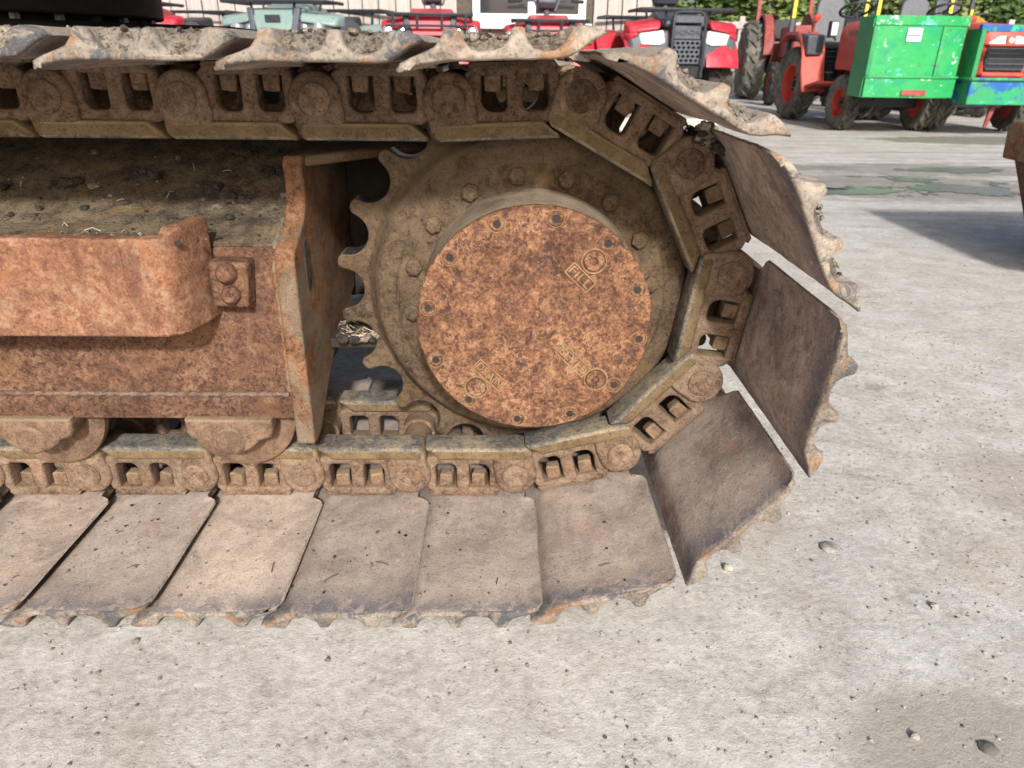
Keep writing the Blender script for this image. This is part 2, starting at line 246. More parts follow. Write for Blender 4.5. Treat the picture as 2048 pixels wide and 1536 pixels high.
# ------------------------------------------------------------------ mesh helpers
class MB:
    """collects faces; build() links them as ONE mesh object"""
    def __init__(s): s.v = []; s.f = []; s.mi = []
    def add(s, vs, fs, mi=0):
        o = len(s.v); s.v += [tuple(v) for v in vs]; s.f += [tuple(i+o for i in f) for f in fs]; s.mi += [mi]*len(fs); return s
    def box(s, c, d, mi=0, rot=None):
        vs = [Vector((x*d[0]/2, y*d[1]/2, z*d[2]/2)) for x in (-1, 1) for y in (-1, 1) for z in (-1, 1)]
        if rot is not None: vs = [rot @ v for v in vs]
        return s.add([v + Vector(c) for v in vs], [(0, 1, 3, 2), (4, 6, 7, 5), (0, 4, 5, 1), (2, 3, 7, 6), (0, 2, 6, 4), (1, 5, 7, 3)], mi)
    def loft(s, rings, cap=True, mi=0, closed=True):
        n = len(rings[0]); vs = [p for r in rings for p in r]; fs = []
        for k in range(len(rings)-1):
            for i in range(n if closed else n-1):
                j = (i+1) % n; fs.append((k*n+i, k*n+j, (k+1)*n+j, (k+1)*n+i))
        if cap: fs += [tuple(range(n-1, -1, -1)), tuple((len(rings)-1)*n+i for i in range(n))]
        return s.add(vs, fs, mi)
    def lathe(s, prof, c=(0, 0, 0), axis='Y', n=32, mi=0, a0=0.0, cap=True):
        """prof: (radius, position along axis); turned about axis through c"""
        rings = []
        for r, t in prof:
            ring = []
            for k in range(n):
                a = a0 + 2*pi*k/n; p_ = (r*cos(a), r*sin(a))
                q = {'Y': (p_[0], t, p_[1]), 'Z': (p_[0], p_[1], t), 'X': (t, p_[0], p_[1])}[axis]
                ring.append(Vector(q)+Vector(c))
            rings.append(ring)
        return s.loft(rings, cap, mi)
    def tube(s, pts, r, n=8, mi=0, cap=True):
        pts = [Vector(p_) for p_ in pts]; rs = r if isinstance(r, (list, tuple)) else [r]*len(pts); rings = []
        t0 = (pts[1]-pts[0]).normalized(); ref = Vector((0, 0, 1)) if abs(t0.z) < 0.9 else Vector((1, 0, 0)); a = t0.cross(ref).normalized()
        for k, p_ in enumerate(pts):
            t = (pts[min(k+1, len(pts)-1)]-pts[max(k-1, 0)]).normalized(); a = (a - t*a.dot(t)).normalized(); b = t.cross(a)
            rings.append([p_ + (a*cos(2*pi*i/n)+b*sin(2*pi*i/n))*rs[k] for i in range(n)])
        return s.loft(rings, cap, mi)
    def prism(s, poly, axis, t0, t1, mi=0):
        f = {'Y': lambda a, b, t: (a, t, b), 'X': lambda a, b, t: (t, a, b), 'Z': lambda a, b, t: (a, b, t)}[axis]
        return s.loft([[f(a, b, t0) for a, b in poly], [f(a, b, t1) for a, b in poly]], True, mi)
    def mesh(s, me, M4=None, mi=0):
        vs = [(M4 @ v.co if M4 is not None else v.co.copy()) for v in me.vertices]
        return s.add(vs, [tuple(p_.vertices) for p_ in me.polygons], mi)
    def lump(s, c, r, seed=0, squash=0.7, mi=0, sub=1):
        bm = bmesh.new(); bmesh.ops.create_icosphere(bm, subdivisions=sub, radius=1)
        rz = Matrix.Rotation(seed*1.7, 3, 'Z') @ Matrix.Rotation(seed*0.9, 3, 'X'); vs = []
        for v in bm.verts:
            d = v.co.copy(); k = 1+0.45*mnoise.noise(d*1.3+Vector((seed*3.1, seed*1.3, 0))); d = rz @ d
            vs.append(Vector((d.x*r*k, d.y*r*k*0.9, d.z*r*k*squash))+Vector(c))
        s.add(vs, [tuple(v.index for v in f.verts) for f in bm.faces], mi); bm.free(); return s
    def build(s, name, mats, parent=None, bevel=0.0, seg=2, ang=35, smooth=True, loc=None):
        me = bpy.data.meshes.new(name); me.from_pydata(s.v, [], s.f)
        if not isinstance(mats, (list, tuple)): mats = [mats]
        for m in mats: me.materials.append(M[m])
        me.polygons.foreach_set('material_index', s.mi)
        bm = bmesh.new(); bm.from_mesh(me); bmesh.ops.recalc_face_normals(bm, faces=bm.faces); bm.to_mesh(me); bm.free()
        return link(name, me, parent, bevel, seg, ang, smooth, loc)
def link(name, me, parent=None, bevel=0.0, seg=2, ang=35, smooth=True, loc=None):
    me.update()
    if smooth:
        me.polygons.foreach_set('use_smooth', [True]*len(me.polygons)); me.set_sharp_from_angle(angle=R(ang))
    o = bpy.data.objects.new(name, me); C.objects.link(o)
    if parent is not None: o.parent = parent
    if loc is not None: o.location = loc
    if bevel > 0:
        b = o.modifiers.new('bevel', 'BEVEL'); b.width = bevel; b.segments = seg; b.limit_method = 'ANGLE'; b.angle_limit = R(38)
    return o
def empty(name, loc=(0, 0, 0), rz=0.0, rx=0.0, ry=0.0):
    o = bpy.data.objects.new(name, None); C.objects.link(o); o.location = loc; o.rotation_euler = (rx, ry, rz); o.empty_display_size = 0.1; return o
def tag(o, label=None, cat=None, group=None, kind=None):
    if label: o['label'] = label
    if cat: o['category'] = cat
    if group: o['group'] = group
    if kind: o['kind'] = kind
    return o
def curve_mesh(polys, depth, bevel, res=2):
    """flat outline (first polygon) with holes, thickened along Y from 0 to depth with rounded edges; outline lies in X,Z"""
    cu = bpy.data.curves.new('tmp', 'CURVE'); cu.dimensions = '2D'; cu.fill_mode = 'BOTH'
    cu.extrude = max(depth/2-bevel, 0.0001); cu.bevel_depth = bevel; cu.bevel_resolution = res; cu.offset = -bevel
    for pl in polys:
        sp = cu.splines.new('POLY'); sp.points.add(len(pl)-1); sp.use_cyclic_u = True
        for k, (a, b) in enumerate(pl): sp.points[k].co = (a, b, 0, 1)
    ob = bpy.data.objects.new('tmp', cu); C.objects.link(ob); me = bpy.data.meshes.new_from_object(ob)
    bpy.data.objects.remove(ob); bpy.data.curves.remove(cu)
    for v in me.vertices: a, b, c_ = v.co; v.co = (a, depth/2-c_, b)
    bm = bmesh.new(); bm.from_mesh(me); bmesh.ops.remove_doubles(bm, verts=bm.verts, dist=1e-5); bmesh.ops.recalc_face_normals(bm, faces=bm.faces); bm.to_mesh(me); bm.free()
    return me
def text_mesh(txt, size, depth):
    cu = bpy.data.curves.new('tmp', 'FONT'); cu.body = txt; cu.size = size; cu.extrude = depth/2; cu.align_x = 'CENTER'; cu.align_y = 'CENTER'; cu.resolution_u = 3
    ob = bpy.data.objects.new('tmp', cu); C.objects.link(ob); me = bpy.data.meshes.new_from_object(ob); bpy.data.objects.remove(ob); bpy.data.curves.remove(cu); return me
def arc(cx, cz, r, a0, a1, n): return [(cx+r*cos(R(a0+(a1-a0)*k/n)), cz+r*sin(R(a0+(a1-a0)*k/n))) for k in range(n+1)]
def chaikin(pl, times=1):
    for _ in range(times):
        q = []
        for k in range(len(pl)):
            a, b = pl[k], pl[(k+1) % len(pl)]; q += [tuple(a[i]*0.75+b[i]*0.25 for i in range(2)), tuple(a[i]*0.25+b[i]*0.75 for i in range(2))]
        pl = q
    return pl
def rrect(x0, z0, x1, z1, r, n=4):
    return arc(x1-r, z1-r, r, 0, 90, n)+arc(x0+r, z1-r, r, 90, 180, n)+arc(x0+r, z0+r, r, 180, 270, n)+arc(x1-r, z0+r, r, 270, 360, n)
def copy_tree(o, parent=None):
    c = o.copy(); C.objects.link(c); c.parent = parent
    for ch in list(o.children): copy_tree(ch, c)
    return c
# ------------------------------------------------------------------ ground
g = MB(); xs = [-60, -20, -8, -3, 0, 3, 8, 20, 60]; ys = [-30, -8, -3, 0, 3, 8, 20, 45, 90]
g.add([(x, y, 0) for y in ys for x in xs], [(j*9+i, j*9+i+1, (j+1)*9+i+1, (j+1)*9+i) for j in range(8) for i in range(8)])
tag(g.build('ground', 'concrete', smooth=False), kind='structure')
def puddle(x0, x1, y0, y1, cx, cy, rx, ry, seed, c=0.008, thr=0.0):
    """standing water fills the low spots: cells of the yard where the level field is above the concrete"""
    nx, ny = int((x1-x0)/c), int((y1-y0)/(c*1.6)); b = MB(); ix = {}
    def f(x, y):
        q = Vector((x, y*1.7, seed)); r = sqrt(((x-cx)/rx)**2+((y-cy)/ry)**2)
        return 1-r+0.75*mnoise.noise(q*1.7)+0.5*mnoise.noise(q*5)+0.38*mnoise.noise(q*14)+0.25*mnoise.noise(q*33)-thr
    def vi(i, j):
        if (i, j) not in ix: ix[(i, j)] = len(b.v); b.v.append((x0+i*c, y0+j*c*1.6, 0.004))
        return ix[(i, j)]
    for j in range(ny):
        for i in range(nx):
            if f(x0+(i+.5)*c, y0+(j+.5)*c*1.6) > 0: b.f.append((vi(i, j), vi(i+1, j), vi(i+1, j+1), vi(i, j+1))); b.mi.append(0)
    tag(b.build('puddle', 'water', smooth=False), kind='structure')
puddle(2.0, 3.85, 3.30, 4.60, 2.98, 3.88, 0.52, 0.36, 2.3, thr=0.12)
puddle(1.9, 2.8, 3.45, 3.95, 2.30, 3.68, 0.40, 0.10, 7.7, thr=-0.1)
puddle(2.8, 4.4, 4.35, 5.2, 3.62, 4.72, 0.52, 0.16, 5.1, thr=0.08)

# ------------------------------------------------------------------ excavator undercarriage
EX = empty('excavator', (0, 0, 0))
tag(EX, 'rusty tracked excavator undercarriage with round drive cover, filling the foreground', 'excavator')
P = 0.2; XC, ZC, RP, A0 = 0.0529, 0.4217, 0.3369, -1.0406; DA = 2*math.asin(P/2/RP)
low = [(0.0293+i*P, 0.0839) for i in range(-8, 1)]
wrap = [(XC+RP*cos(A0+k*DA), ZC+RP*sin(A0+k*DA)) for k in range(5)]
upp = [(-0.0814-i*P, 0.7435) for i in range(0, 9)]
PINS = low+wrap+upp
# --- track shoe
inn = [(0.004, 0.079), (0.020, 0.072), (0.033, 0.063), (0.046, 0.0565), (0.062, 0.055), (0.09, 0.0545), (0.12, 0.0545), (0.15, 0.0545), (0.18, 0.0545), (0.205, 0.052), (0.222, 0.0485), (0.2355, 0.0445)]
out = [(0.238, 0.0475), (0.231, 0.0535), (0.217, 0.060), (0.203, 0.0645), (0.192, 0.069), (0.185, 0.077), (0.1815, 0.0855), (0.178, 0.0875), (0.169, 0.0875), (0.1655, 0.085), (0.160, 0.074), (0.152, 0.066), (0.141, 0.0635), (0.127, 0.0645), (0.1165, 0.068), (0.111, 0.076), (0.1075, 0.0855), (0.104, 0.0875), (0.0965, 0.0875), (0.0935, 0.085), (0.090, 0.073), (0.083, 0.066), (0.072, 0.0635), (0.060, 0.0645), (0.051, 0.070), (0.0455, 0.080), (0.041, 0.087), (0.034, 0.0885), (0.022, 0.0875), (0.010, 0.0845)]
NI = len(inn)
YO, YF = -0.3035, 0.563
def shoe_mesh(seed):
    prof = inn+out; n = len(prof); cen = []
    for k in range(n):                                   # inward normals for the rounded ends
        a, b = Vector(prof[k-1]), Vector(prof[(k+1) % n]); t = (b-a).normalized(); cen.append(Vector((-t.y, t.x)))
    ar = sum(prof[k][0]*prof[(k+1) % n][1]-prof[(k+1) % n][0]*prof[k][1] for k in range(n))
    sg = 1 if ar > 0 else -1
    ys = [YO, YO+0.0012, YO+0.004, YO+0.012]+[YO+0.012+i*0.0135 for i in range(1, 21)]+[-0.014, -0.008, -0.002, 0.004, 0.03, 0.13, 0.23, 0.256, 0.262, 0.268, 0.275]+[0.3, 0.4, 0.5, 0.545, YF-0.004, YF]
    b = MB(); rings = []
    rnd = random.Random(seed); hook = rnd.uniform(-0.003, 0.003)
    for y in ys:
        e = min(y-YO, YF-y); ins = 0.0028*max(0, 1-e/0.004)**2
        um = 0.2385                                       # the tongue is cut back over the chain and at its outer corner
        if e < 0.02: um = 0.2385-0.018*(1-sqrt(max(0, 1-((0.02-e)/0.02)**2)))
        d = 0.13-abs(y-0.13)                              # > 0 over the chain
        if d > -0.010: um = min(um, 0.2385-0.024*min(1, max(0, (d+0.010)/0.014))**0.6)
        ring = []
        for k, (u, v) in enumerate(prof):
            p_ = Vector((u, v))+cen[k]*sg*ins
            p_.x = min(p_.x, um)
            q = Vector((u*9+seed*5, y*9, v*9)); h = mnoise.noise(q*1.0)*0.0016+mnoise.noise(q*4)*0.0009+mnoise.noise(q*11)*0.0004
            if k >= NI: h *= 0.8
            edge = 0.0009*mnoise.noise(Vector((y*14, seed*3.3, 1.0)))*(1 if u > 0.225 else 0.35)+0.0007*mnoise.noise(Vector((y*60, seed, 4.0)))*(1 if u > 0.225 else 0)
            sag = -0.002*mnoise.noise(Vector((u*5, y*3, seed*2.2)))
            yy = y+(0.0012*mnoise.noise(Vector((u*25, seed*1.7, v*25)))+hook*0.6 if y < -0.28 else 0)
            ring.append((p_.x+edge, yy, -(p_.y+h+sag)))
        rings.append(ring)
    b.loft(rings, True, 0)
    nr = len(rings)
    for i in range(len(b.f)):
        if i >= (nr-1)*n: b.mi[i] = 1
        else:
            k = i % n; r_ = i//n
            if NI-1 <= k: b.mi[i] = 2 if r_ > 2 else 1
            elif r_ < 2: b.mi[i] = 1
    me = bpy.data.meshes.new('track_shoe'); me.from_pydata(b.v, [], b.f)
    for m in ('shoe', 'shoe_edge', 'shoe_out'): me.materials.append(M[m])
    me.polygons.foreach_set('material_index', b.mi)
    bm = bmesh.new(); bm.from_mesh(me); bmesh.ops.recalc_face_normals(bm, faces=bm.faces); bm.to_mesh(me); bm.free()
    return me
# --- track link (X along the chain, Z towards the inside of the loop)
def link_mesh():
    b = MB()
    web = [(0.046, -0.049), (0.160, -0.049), (0.176, -0.036)]+arc(0.2, 0, 0.0395, 232, 395, 12)+[(0.230, 0.034), (0.044, 0.036), (0.030, 0.030), (0.026, 0.012), (0.027, -0.012), (0.032, -0.034)]
    w1 = [(0.050, -0.033), (0.088, -0.033)]+arc(0.0765, 0.007, 0.0115, 0, 85, 5)+arc(0.0575, 0.0095, 0.009, 95, 178, 4)
    w2 = [(0.113, -0.033), (0.150, -0.033), (0.151, -0.012)]+arc(0.134, 0.001, 0.0175, 0, 85, 6)+arc(0.1205, 0.0105, 0.008, 95, 178, 4)
    me = curve_mesh([web, w1, w2], 0.040, 0.006, 3); b.mesh(me, Matrix.Translation((0, 0.011, 0)))
    key = arc(0.2, 0, 0.0405, 200, 352, 18)+[(0.2395, 0.012), (0.2350, 0.024), (0.2325, 0.036), (0.2300, 0.050), (0.226, 0.0545), (0.166, 0.0545), (0.159, 0.046), (0.1575, 0.020), (0.1600, 0.002)]
    me = curve_mesh([key], 0.050, 0.008, 4); b.mesh(me, Matrix.Translation((0, 0.001, 0)))
    b.lathe([(0.0255, 0.0012), (0.0265, 0.0004), (0.0275, 0.0006), (0.0285, 0.003)], (0.2, 0, 0), n=28, cap=False)
    foot = [(0.040, -0.0525), (0.166, -0.0525), (0.170, -0.046), (0.160, -0.0335), (0.046, -0.0335), (0.034, -0.045)]
    me = curve_mesh([foot], 0.07, 0.004); b.mesh(me, Matrix.Translation((0, 0.0135, 0)))
    b.lathe([(0.030, 0.05), (0.034, 0.053), (0.034, 0.09), (0.028, 0.092), (0.028, 0.17)], (0, 0, 0), n=24)      # start boss and half the bushing
    rail = [(0.058, 0.033), (0.219, 0.033), (0.2255, 0.037), (0.2275, 0.046), (0.2245, 0.055), (0.218, 0.059), (0.032, 0.059), (0.034, 0.053), (0.046, 0.044)]
    me = curve_mesh([rail], 0.062, 0.0075, 4); k0 = len(b.f); b.mesh(me, Matrix.Translation((0, -0.0005, 0)), 1)
    o = b.build('track_link', ['link', 'rail', 'rail_worn'], None); me = o.data; bpy.data.objects.remove(o)
    for p_ in me.polygons:
        if p_.material_index == 1 and p_.normal.z > 0.45: p_.material_index = 2
    for v in me.vertices:
        q = v.co*30; v.co += Vector((mnoise.noise(q), mnoise.noise(q+Vector((7, 0, 0))), mnoise.noise(q+Vector((0, 9, 0)))))*0.0007
    me.update(); return me
LINK = link_mesh()
LINKI = LINK.copy()
for v in LINKI.vertices: v.co.y = 0.26-v.co.y
LINKI.flip_normals()
pm = MB(); pm.lathe([(0.0, 0.0015), (0.004, 0.0015), (0.006, 0.0), (0.021, -0.0012), (0.0235, 0.0005), (0.0242, 0.003), (0.0245, 0.02)], n=28)
po = pm.build('link_pin', 'link'); PIN = po.data; bpy.data.objects.remove(po)
nm = curve_mesh([chaikin(rrect(-0.0135, -0.0135, 0.0135, 0.0135, 0.003, 2), 1)], 0.027, 0.003)
for v in nm.vertices: v.co = (v.co.x, v.co.z, v.co.y)      # stands on the foot
for v in nm.vertices:
    t = max(0, v.co.z/0.027); v.co.x *= 1-0.10*t; v.co.y *= 1-0.10*t; v.co += Vector((mnoise.noise(v.co*60), mnoise.noise(v.co*70), mnoise.noise(v.co*80)))*0.0012
nm.materials.append(M['bolt']); NUT = nm
SHOES = [shoe_mesh(k) for k in range(1, 8)]
def fill_mesh(seed, level, lump):
    b = MB(); nu, ny = 44, 64; u0, u1 = 0.046, 0.181
    vs = []
    for j in range(ny+1):
        y = YO+0.002+(0.30)*(j/ny)**1.5
        for i in range(nu+1):
            u = u0+(u1-u0)*i/nu; q = Vector((u*40, y*40, seed*7.1)); t = max(0, min(1, (y-YO-0.003)/0.030)); t = t*t*(3-2*t)
            t = max(0, min(1, t+0.35*mnoise.noise(q*0.7)*(0 if j == 0 else 1)))
            v = 0.0615+(level-0.0615)*t+lump*(mnoise.noise(q)+0.6*mnoise.noise(q*2.7)+0.45*mnoise.noise(q*6.5))*(0.25+0.75*t)
            vs.append((u, y, -v))
    b.add(vs, [(j*(nu+1)+i, j*(nu+1)+i+1, (j+1)*(nu+1)+i+1, (j+1)*(nu+1)+i) for j in range(ny) for i in range(nu)])
    o = b.build('packed_soil', 'packed', ang=180); me = o.data; bpy.data.objects.remove(o); return me
FILLS = {k: fill_mesh(k, lv, lm) for k, (lv, lm) in {10: (0.074, 0.0015), 11: (0.076, 0.0016), 12: (0.0775, 0.0022), 13: (0.0775, 0.0038), 14: (0.0862, 0.0016), 15: (0.0866, 0.0014), 16: (0.0862, 0.0016), 17: (0.086, 0.0015), 18: (0.086, 0.0015)}.items()}
def place(o, A, B):
    th = atan2(B[1]-A[1], B[0]-A[0]); o.location = (A[0], o.location.y, A[1]); o.rotation_euler = (0, -th, 0); return th
rl = random.Random(5)
for k in range(len(PINS)-1):
    A, B = PINS[k], PINS[k+1]
    sh = link('track_shoe', SHOES[k % 7], EX, ang=50); th = place(sh, A, B); sh.rotation_euler = (rl.uniform(-0.004, 0.004), -th+rl.uniform(-0.012, 0.012), rl.uniform(-0.004, 0.004))
    if k in FILLS: link('packed_soil', FILLS[k], sh, ang=180)
    ln = link('track_link', LINK, EX, ang=40); place(ln, A, B)
    li = link('track_link', LINKI, EX, ang=40); place(li, A, B)
    pn = link('link_pin', PIN, ln, ang=40); pn.location = (P, -0.002, 0); pn.rotation_euler = (0, rl.uniform(0, 6), 0)
    for u in (0.069, 0.132):
        nu = link('nut', NUT, ln, ang=50); nu.location = (u+rl.uniform(-0.002, 0.002), 0.036, -0.0365); nu.rotation_euler = (rl.uniform(-0.05, 0.05), rl.uniform(-0.05, 0.05), rl.uniform(-0.25, 0.25))
# --- sprocket
def sprocket_outline():
    pl = []; na = 21; st = 2*pi/na
    for k in range(na):
        a = A0+k*st; ca = Vector((cos(a), sin(a)))*RP
        for q in range(-9, 10):                         # seat of the bushing
            psi = a+pi-R(q*7.6); pl.append((ca.x+0.0365*cos(psi), ca.y+0.0365*sin(psi)))
        m = a+st/2
        for dr, dt in ((0.3395, -0.0385), (0.3455, -0.027), (0.348, -0.010), (0.348, 0.010), (0.3455, 0.027), (0.3395, 0.0385)): pl.append((dr*cos(m+dt), dr*sin(m+dt)))
    return pl
sp = MB(); sp.mesh(curve_mesh([sprocket_outline()], 0.058, 0.004), Matrix.Translation((0, 0.098, 0)))
sp.lathe([(0.16, 0.044), (0.228, 0.044), (0.232, 0.046), (0.235, 0.051), (0.238, 0.053), (0.262, 0.056), (0.270, 0.062), (0.276, 0.074), (0.282, 0.090), (0.290, 0.0975), (0.292, 0.13), (0.16, 0.14)], n=96)
for v_ in range(len(sp.v)):
    q = Vector(sp.v[v_])*22; sp.v[v_] = tuple(Vector(sp.v[v_])+Vector((mnoise.noise(q), mnoise.noise(q+Vector((3, 5, 1))), mnoise.noise(q+Vector((9, 2, 4)))))*0.0009)
SPK = sp.build('sprocket', 'sprocket', EX, loc=(XC, 0, ZC), ang=40)
SPK.data.materials.append(M['seat_worn'])
for f in SPK.data.polygons:                               # dark polished metal where the bushings ride
    r_ = sqrt(f.center.x**2+f.center.z**2)
    if abs(f.normal.y) < 0.5 and 0.298 < r_ < 0.333 and f.center.y > 0.097: f.material_index = 1
hx = MB(); hx.prism([(0.0150*cos(k*pi/3), 0.0150*sin(k*pi/3)) for k in range(6)], 'Y', 0, 0.016); hx.lathe([(0.008, -0.0012), (0.0125, 0.0)], n=16)
ho = hx.build('bolt', 'sprocket', bevel=0.0015); HEX = ho.data; bpy.data.objects.remove(ho)
for k in range(16):
    a = R(97.5+22.5*k); o = link('bolt', HEX, SPK, 0.0018); o.location = (0.209*cos(a), 0.0335, 0.209*sin(a)); o.rotation_euler = (0, k*0.37, 0)
# --- final drive with its round cover
dr = MB(); dr.lathe([(0.150, -0.078), (0.180, -0.078), (0.1815, -0.074), (0.1815, -0.03), (0.184, 0.0), (0.1865, 0.04), (0.190, 0.06)], n=96)
for v_ in range(len(dr.v)):
    q = Vector(dr.v[v_])*16; dr.v[v_] = tuple(Vector(dr.v[v_])*(1+0.006*mnoise.noise(q)))
FD = dr.build('final_drive', 'drum', EX, loc=(XC, 0, ZC))
hs = MB(); hs.lathe([(0.10, 0.12), (0.165, 0.13), (0.165, 0.26), (0.19, 0.27), (0.19, 0.46), (0.10, 0.47)], n=48); hs.build('drive_motor', 'shade_dark', EX, loc=(XC, 0, ZC))
cv = MB(); cv.lathe([(0.0, -0.0925), (0.05, -0.0925), (0.10, -0.0925), (0.15, -0.0925), (0.177, -0.0925), (0.1825, -0.0915), (0.1852, -0.088), (0.1855, -0.0785), (0.178, -0.077)], n=128)
CV = cv.build('drive_cover', 'cover', EX, loc=(XC, 0, ZC))
sc_ = MB(); sc_.lathe([(0.0, 0.004), (0.0052, 0.004), (0.0060, -0.0012)], n=6, mi=1); sc_.lathe([(0.0058, -0.0010), (0.0065, -0.0018), (0.0095, -0.0022), (0.0112, -0.0012), (0.0116, 0.0005)], n=20, cap=False); sc_.lathe([(0.0116, 0.0005), (0.0121, -0.0014), (0.0129, -0.0014), (0.0134, 0.0006)], n=20, mi=2, cap=False)
so_ = sc_.build('socket_screw', ['cover', 'shade_dark', 'letter']); SCR = so_.data; bpy.data.objects.remove(so_)
for k in range(12):
    a = R(20+30.2*k); o = link('socket_screw', SCR, CV, ang=30); o.location = (0.1685*cos(a), -0.0925, 0.1685*sin(a))
pg = MB(); pg.lathe([(0.0, 0.001), (0.0045, 0.001), (0.006, -0.0035), (0.0145, -0.0042), (0.0158, -0.0015), (0.0165, 0.0008)], n=28)
pg.lathe([(0.0168, 0.0008), (0.0178, -0.0030), (0.0198, -0.0032), (0.0206, 0.0008)], n=28, mi=1)
po_ = pg.build('plug', ['cover', 'letter']); PLG = po_.data; bpy.data.objects.remove(po_)
for x, z in ((0.088, 0.103), (0.102, -0.093), (-0.092, -0.108)):
    o = link('plug', PLG, CV, ang=30); o.location = (x, -0.0925, z)
for txt, x, z, w_ in (('FILL', 0.0685, 0.077, 0.047), ('LEVEL', 0.064, -0.0605, 0.062), ('DRAIN', -0.071, -0.0865, 0.058)):
    b = MB(); me = text_mesh(txt, 0.0195, 0.0034); xs_ = [v.co.x for v in me.vertices]; k_ = (w_-0.006)/(max(xs_)-min(xs_)); mid = (max(xs_)+min(xs_))/2
    for v in me.vertices: v.co.x = (v.co.x-mid)*k_
    b.mesh(me, Matrix(((1, 0, 0, 0), (0, 0, -1, 0), (0, 1, 0, 0), (0, 0, 0, 1))))
    h_ = 0.0205
    for zz in (-h_/2, h_/2): b.box((0, 0, zz), (w_, 0.0034, 0.0018))
    for xx in (-w_/2, w_/2): b.box((xx, 0, 0), (0.0018, 0.0036, h_))
    o = b.build('lettering', 'letter', CV); o.location = (x, -0.0930, z); o.rotation_euler = (0, R(44), 0)
# --- track frame
fb = MB(); X0, X1 = -2.3, -0.340
web = [(-0.050, 0.268), (-0.050, 0.512), (-0.045, 0.524), (-0.034, 0.531), (0.25, 0.650), (0.28, 0.650), (0.28, 0.245), (-0.03, 0.245)]
fb.prism(web, 'X', X0, X1); FB = fb.build('frame_beam', 'frame', EX, bevel=0.004)
fl = MB(); fl.prism([(-0.060, 0.236), (-0.060, 0.266), (-0.054, 0.2745), (-0.0505, 0.277), (-0.0505, 0.2442), (0.26, 0.2442), (0.26, 0.236)], 'X', X0, X1-0.002); fl.build('bottom_flange', 'frame', EX, bevel=0.003)
def bead(pts, r, name, mat):
    b = MB(); q = []
    for k in range(len(pts)-1):
        A_, B_ = Vector(pts[k]), Vector(pts[k+1]); n = max(2, int((B_-A_).length/0.006))
        q += [A_.lerp(B_, i/n) for i in range(n)]
    q.append(Vector(pts[-1])); b.tube(q, [r*(1+0.28*sin(i*1.9)+0.25*mnoise.noise(p_*40)) for i, p_ in enumerate(q)], 8); return b.build(name, mat, EX, ang=60)
bead([(-1.7, -0.0515, 0.2785), (-0.358, -0.0515, 0.2785)], 0.0042, 'weld_bead', 'weld')
bead([(-0.356, -0.050, 0.285), (-0.356, -0.0505, 0.50), (-0.356, -0.035, 0.531), (-0.356, 0.02, 0.558)], 0.0048, 'weld_bead', 'endplate')
bead([(-0.449, -0.0505, 0.43), (-0.449, -0.0505, 0.515)], 0.004, 'weld_bead', 'frame')
# packed dirt on the sloping top
tp = MB(); nx, ny = 150, 40; x0, x1, y0, y1 = -1.7, -0.341, -0.040, 0.262
def topz(x, y): return 0.531+(y+0.034)*0.4190
def dirt_h(x, y):
    q = Vector((x*9, y*9, 0)); return 0.0035+0.004*abs(mnoise.noise(q))+0.003*mnoise.noise(q*3.1)+0.0016*mnoise.noise(q*9)
tp.add([(x0+(x1-x0)*i/nx, y0+(y1-y0)*j/ny, topz(0, y0+(y1-y0)*j/ny)+dirt_h(x0+(x1-x0)*i/nx, y0+(y1-y0)*j/ny)*(0.35 if j == 0 else 1)) for j in range(ny+1) for i in range(nx+1)],
       [(j*(nx+1)+i, j*(nx+1)+i+1, (j+1)*(nx+1)+i+1, (j+1)*(nx+1)+i) for j in range(ny) for i in range(nx)])
tp.build('frame_top', 'frame_top', EX, ang=180)
# side guard bar bent back to the frame
gd = MB(); path = [(-2.0, -0.160), (-1.3, -0.160), (-0.9, -0.160), (-0.62, -0.160), (-0.52, -0.160), (-0.492, -0.1585), (-0.476, -0.150), (-0.466, -0.136), (-0.460, -0.115), (-0.454, -0.085), (-0.449, -0.052)]
rings = []
for k, (x, y) in enumerate(path):
    a, b = Vector(path[max(k-1, 0)]), Vector(path[min(k+1, len(path)-1)]); t = (b-a).normalized(); nn = Vector((-t.y, t.x))*0.024
    top = 0.568+0.003*mnoise.noise(Vector((x*9, y*9, 0)))+(0.010 if k > 6 else 0)
    rings.append([(x, y, 0.422), (x, y, top), (x+nn.x, y+nn.y, top+0.001), (x+nn.x, y+nn.y, 0.422)])
gd.loft(rings); gd.build('side_guard', 'guard', EX, bevel=0.0035, seg=2)
gf = MB(); nx, ny = 110, 12; x0, x1, y0, y1 = -1.7, -0.475, -0.150, -0.028
gf.add([(x0+(x1-x0)*i/nx, y0+(y1-y0)*j/ny, 0.556-0.012*sin(pi*j/ny)+dirt_h(x0+(x1-x0)*i/nx, y0+(y1-y0)*j/ny)*1.5+(0 if i < nx-3 else -0.01)) for j in range(ny+1) for i in range(nx+1)],
       [(j*(nx+1)+i, j*(nx+1)+i+1, (j+1)*(nx+1)+i+1, (j+1)*(nx+1)+i) for j in range(ny) for i in range(nx)])
gf.build('packed_dirt', 'frame_top', EX, ang=180)
bk = MB(); bk.prism([(-0.448, 0.446), (-0.392, 0.444), (-0.386, 0.516), (-0.446, 0.518)], 'Y', -0.088, -0.048); BK = bk.build('bolt_block', 'frame', EX, bevel=0.005, seg=3)
for x, z, r_ in ((-0.418, 0.501, 0.0165), (-0.416, 0.467, 0.0150)):
    b = MB(); b.lathe([(0.0, -0.016), (r_*0.6, -0.016), (r_*0.85, -0.012), (r_, -0.003), (r_*1.05, 0.004)], n=14); b.build('bolt', 'frame', BK, loc=(x, -0.088, z))
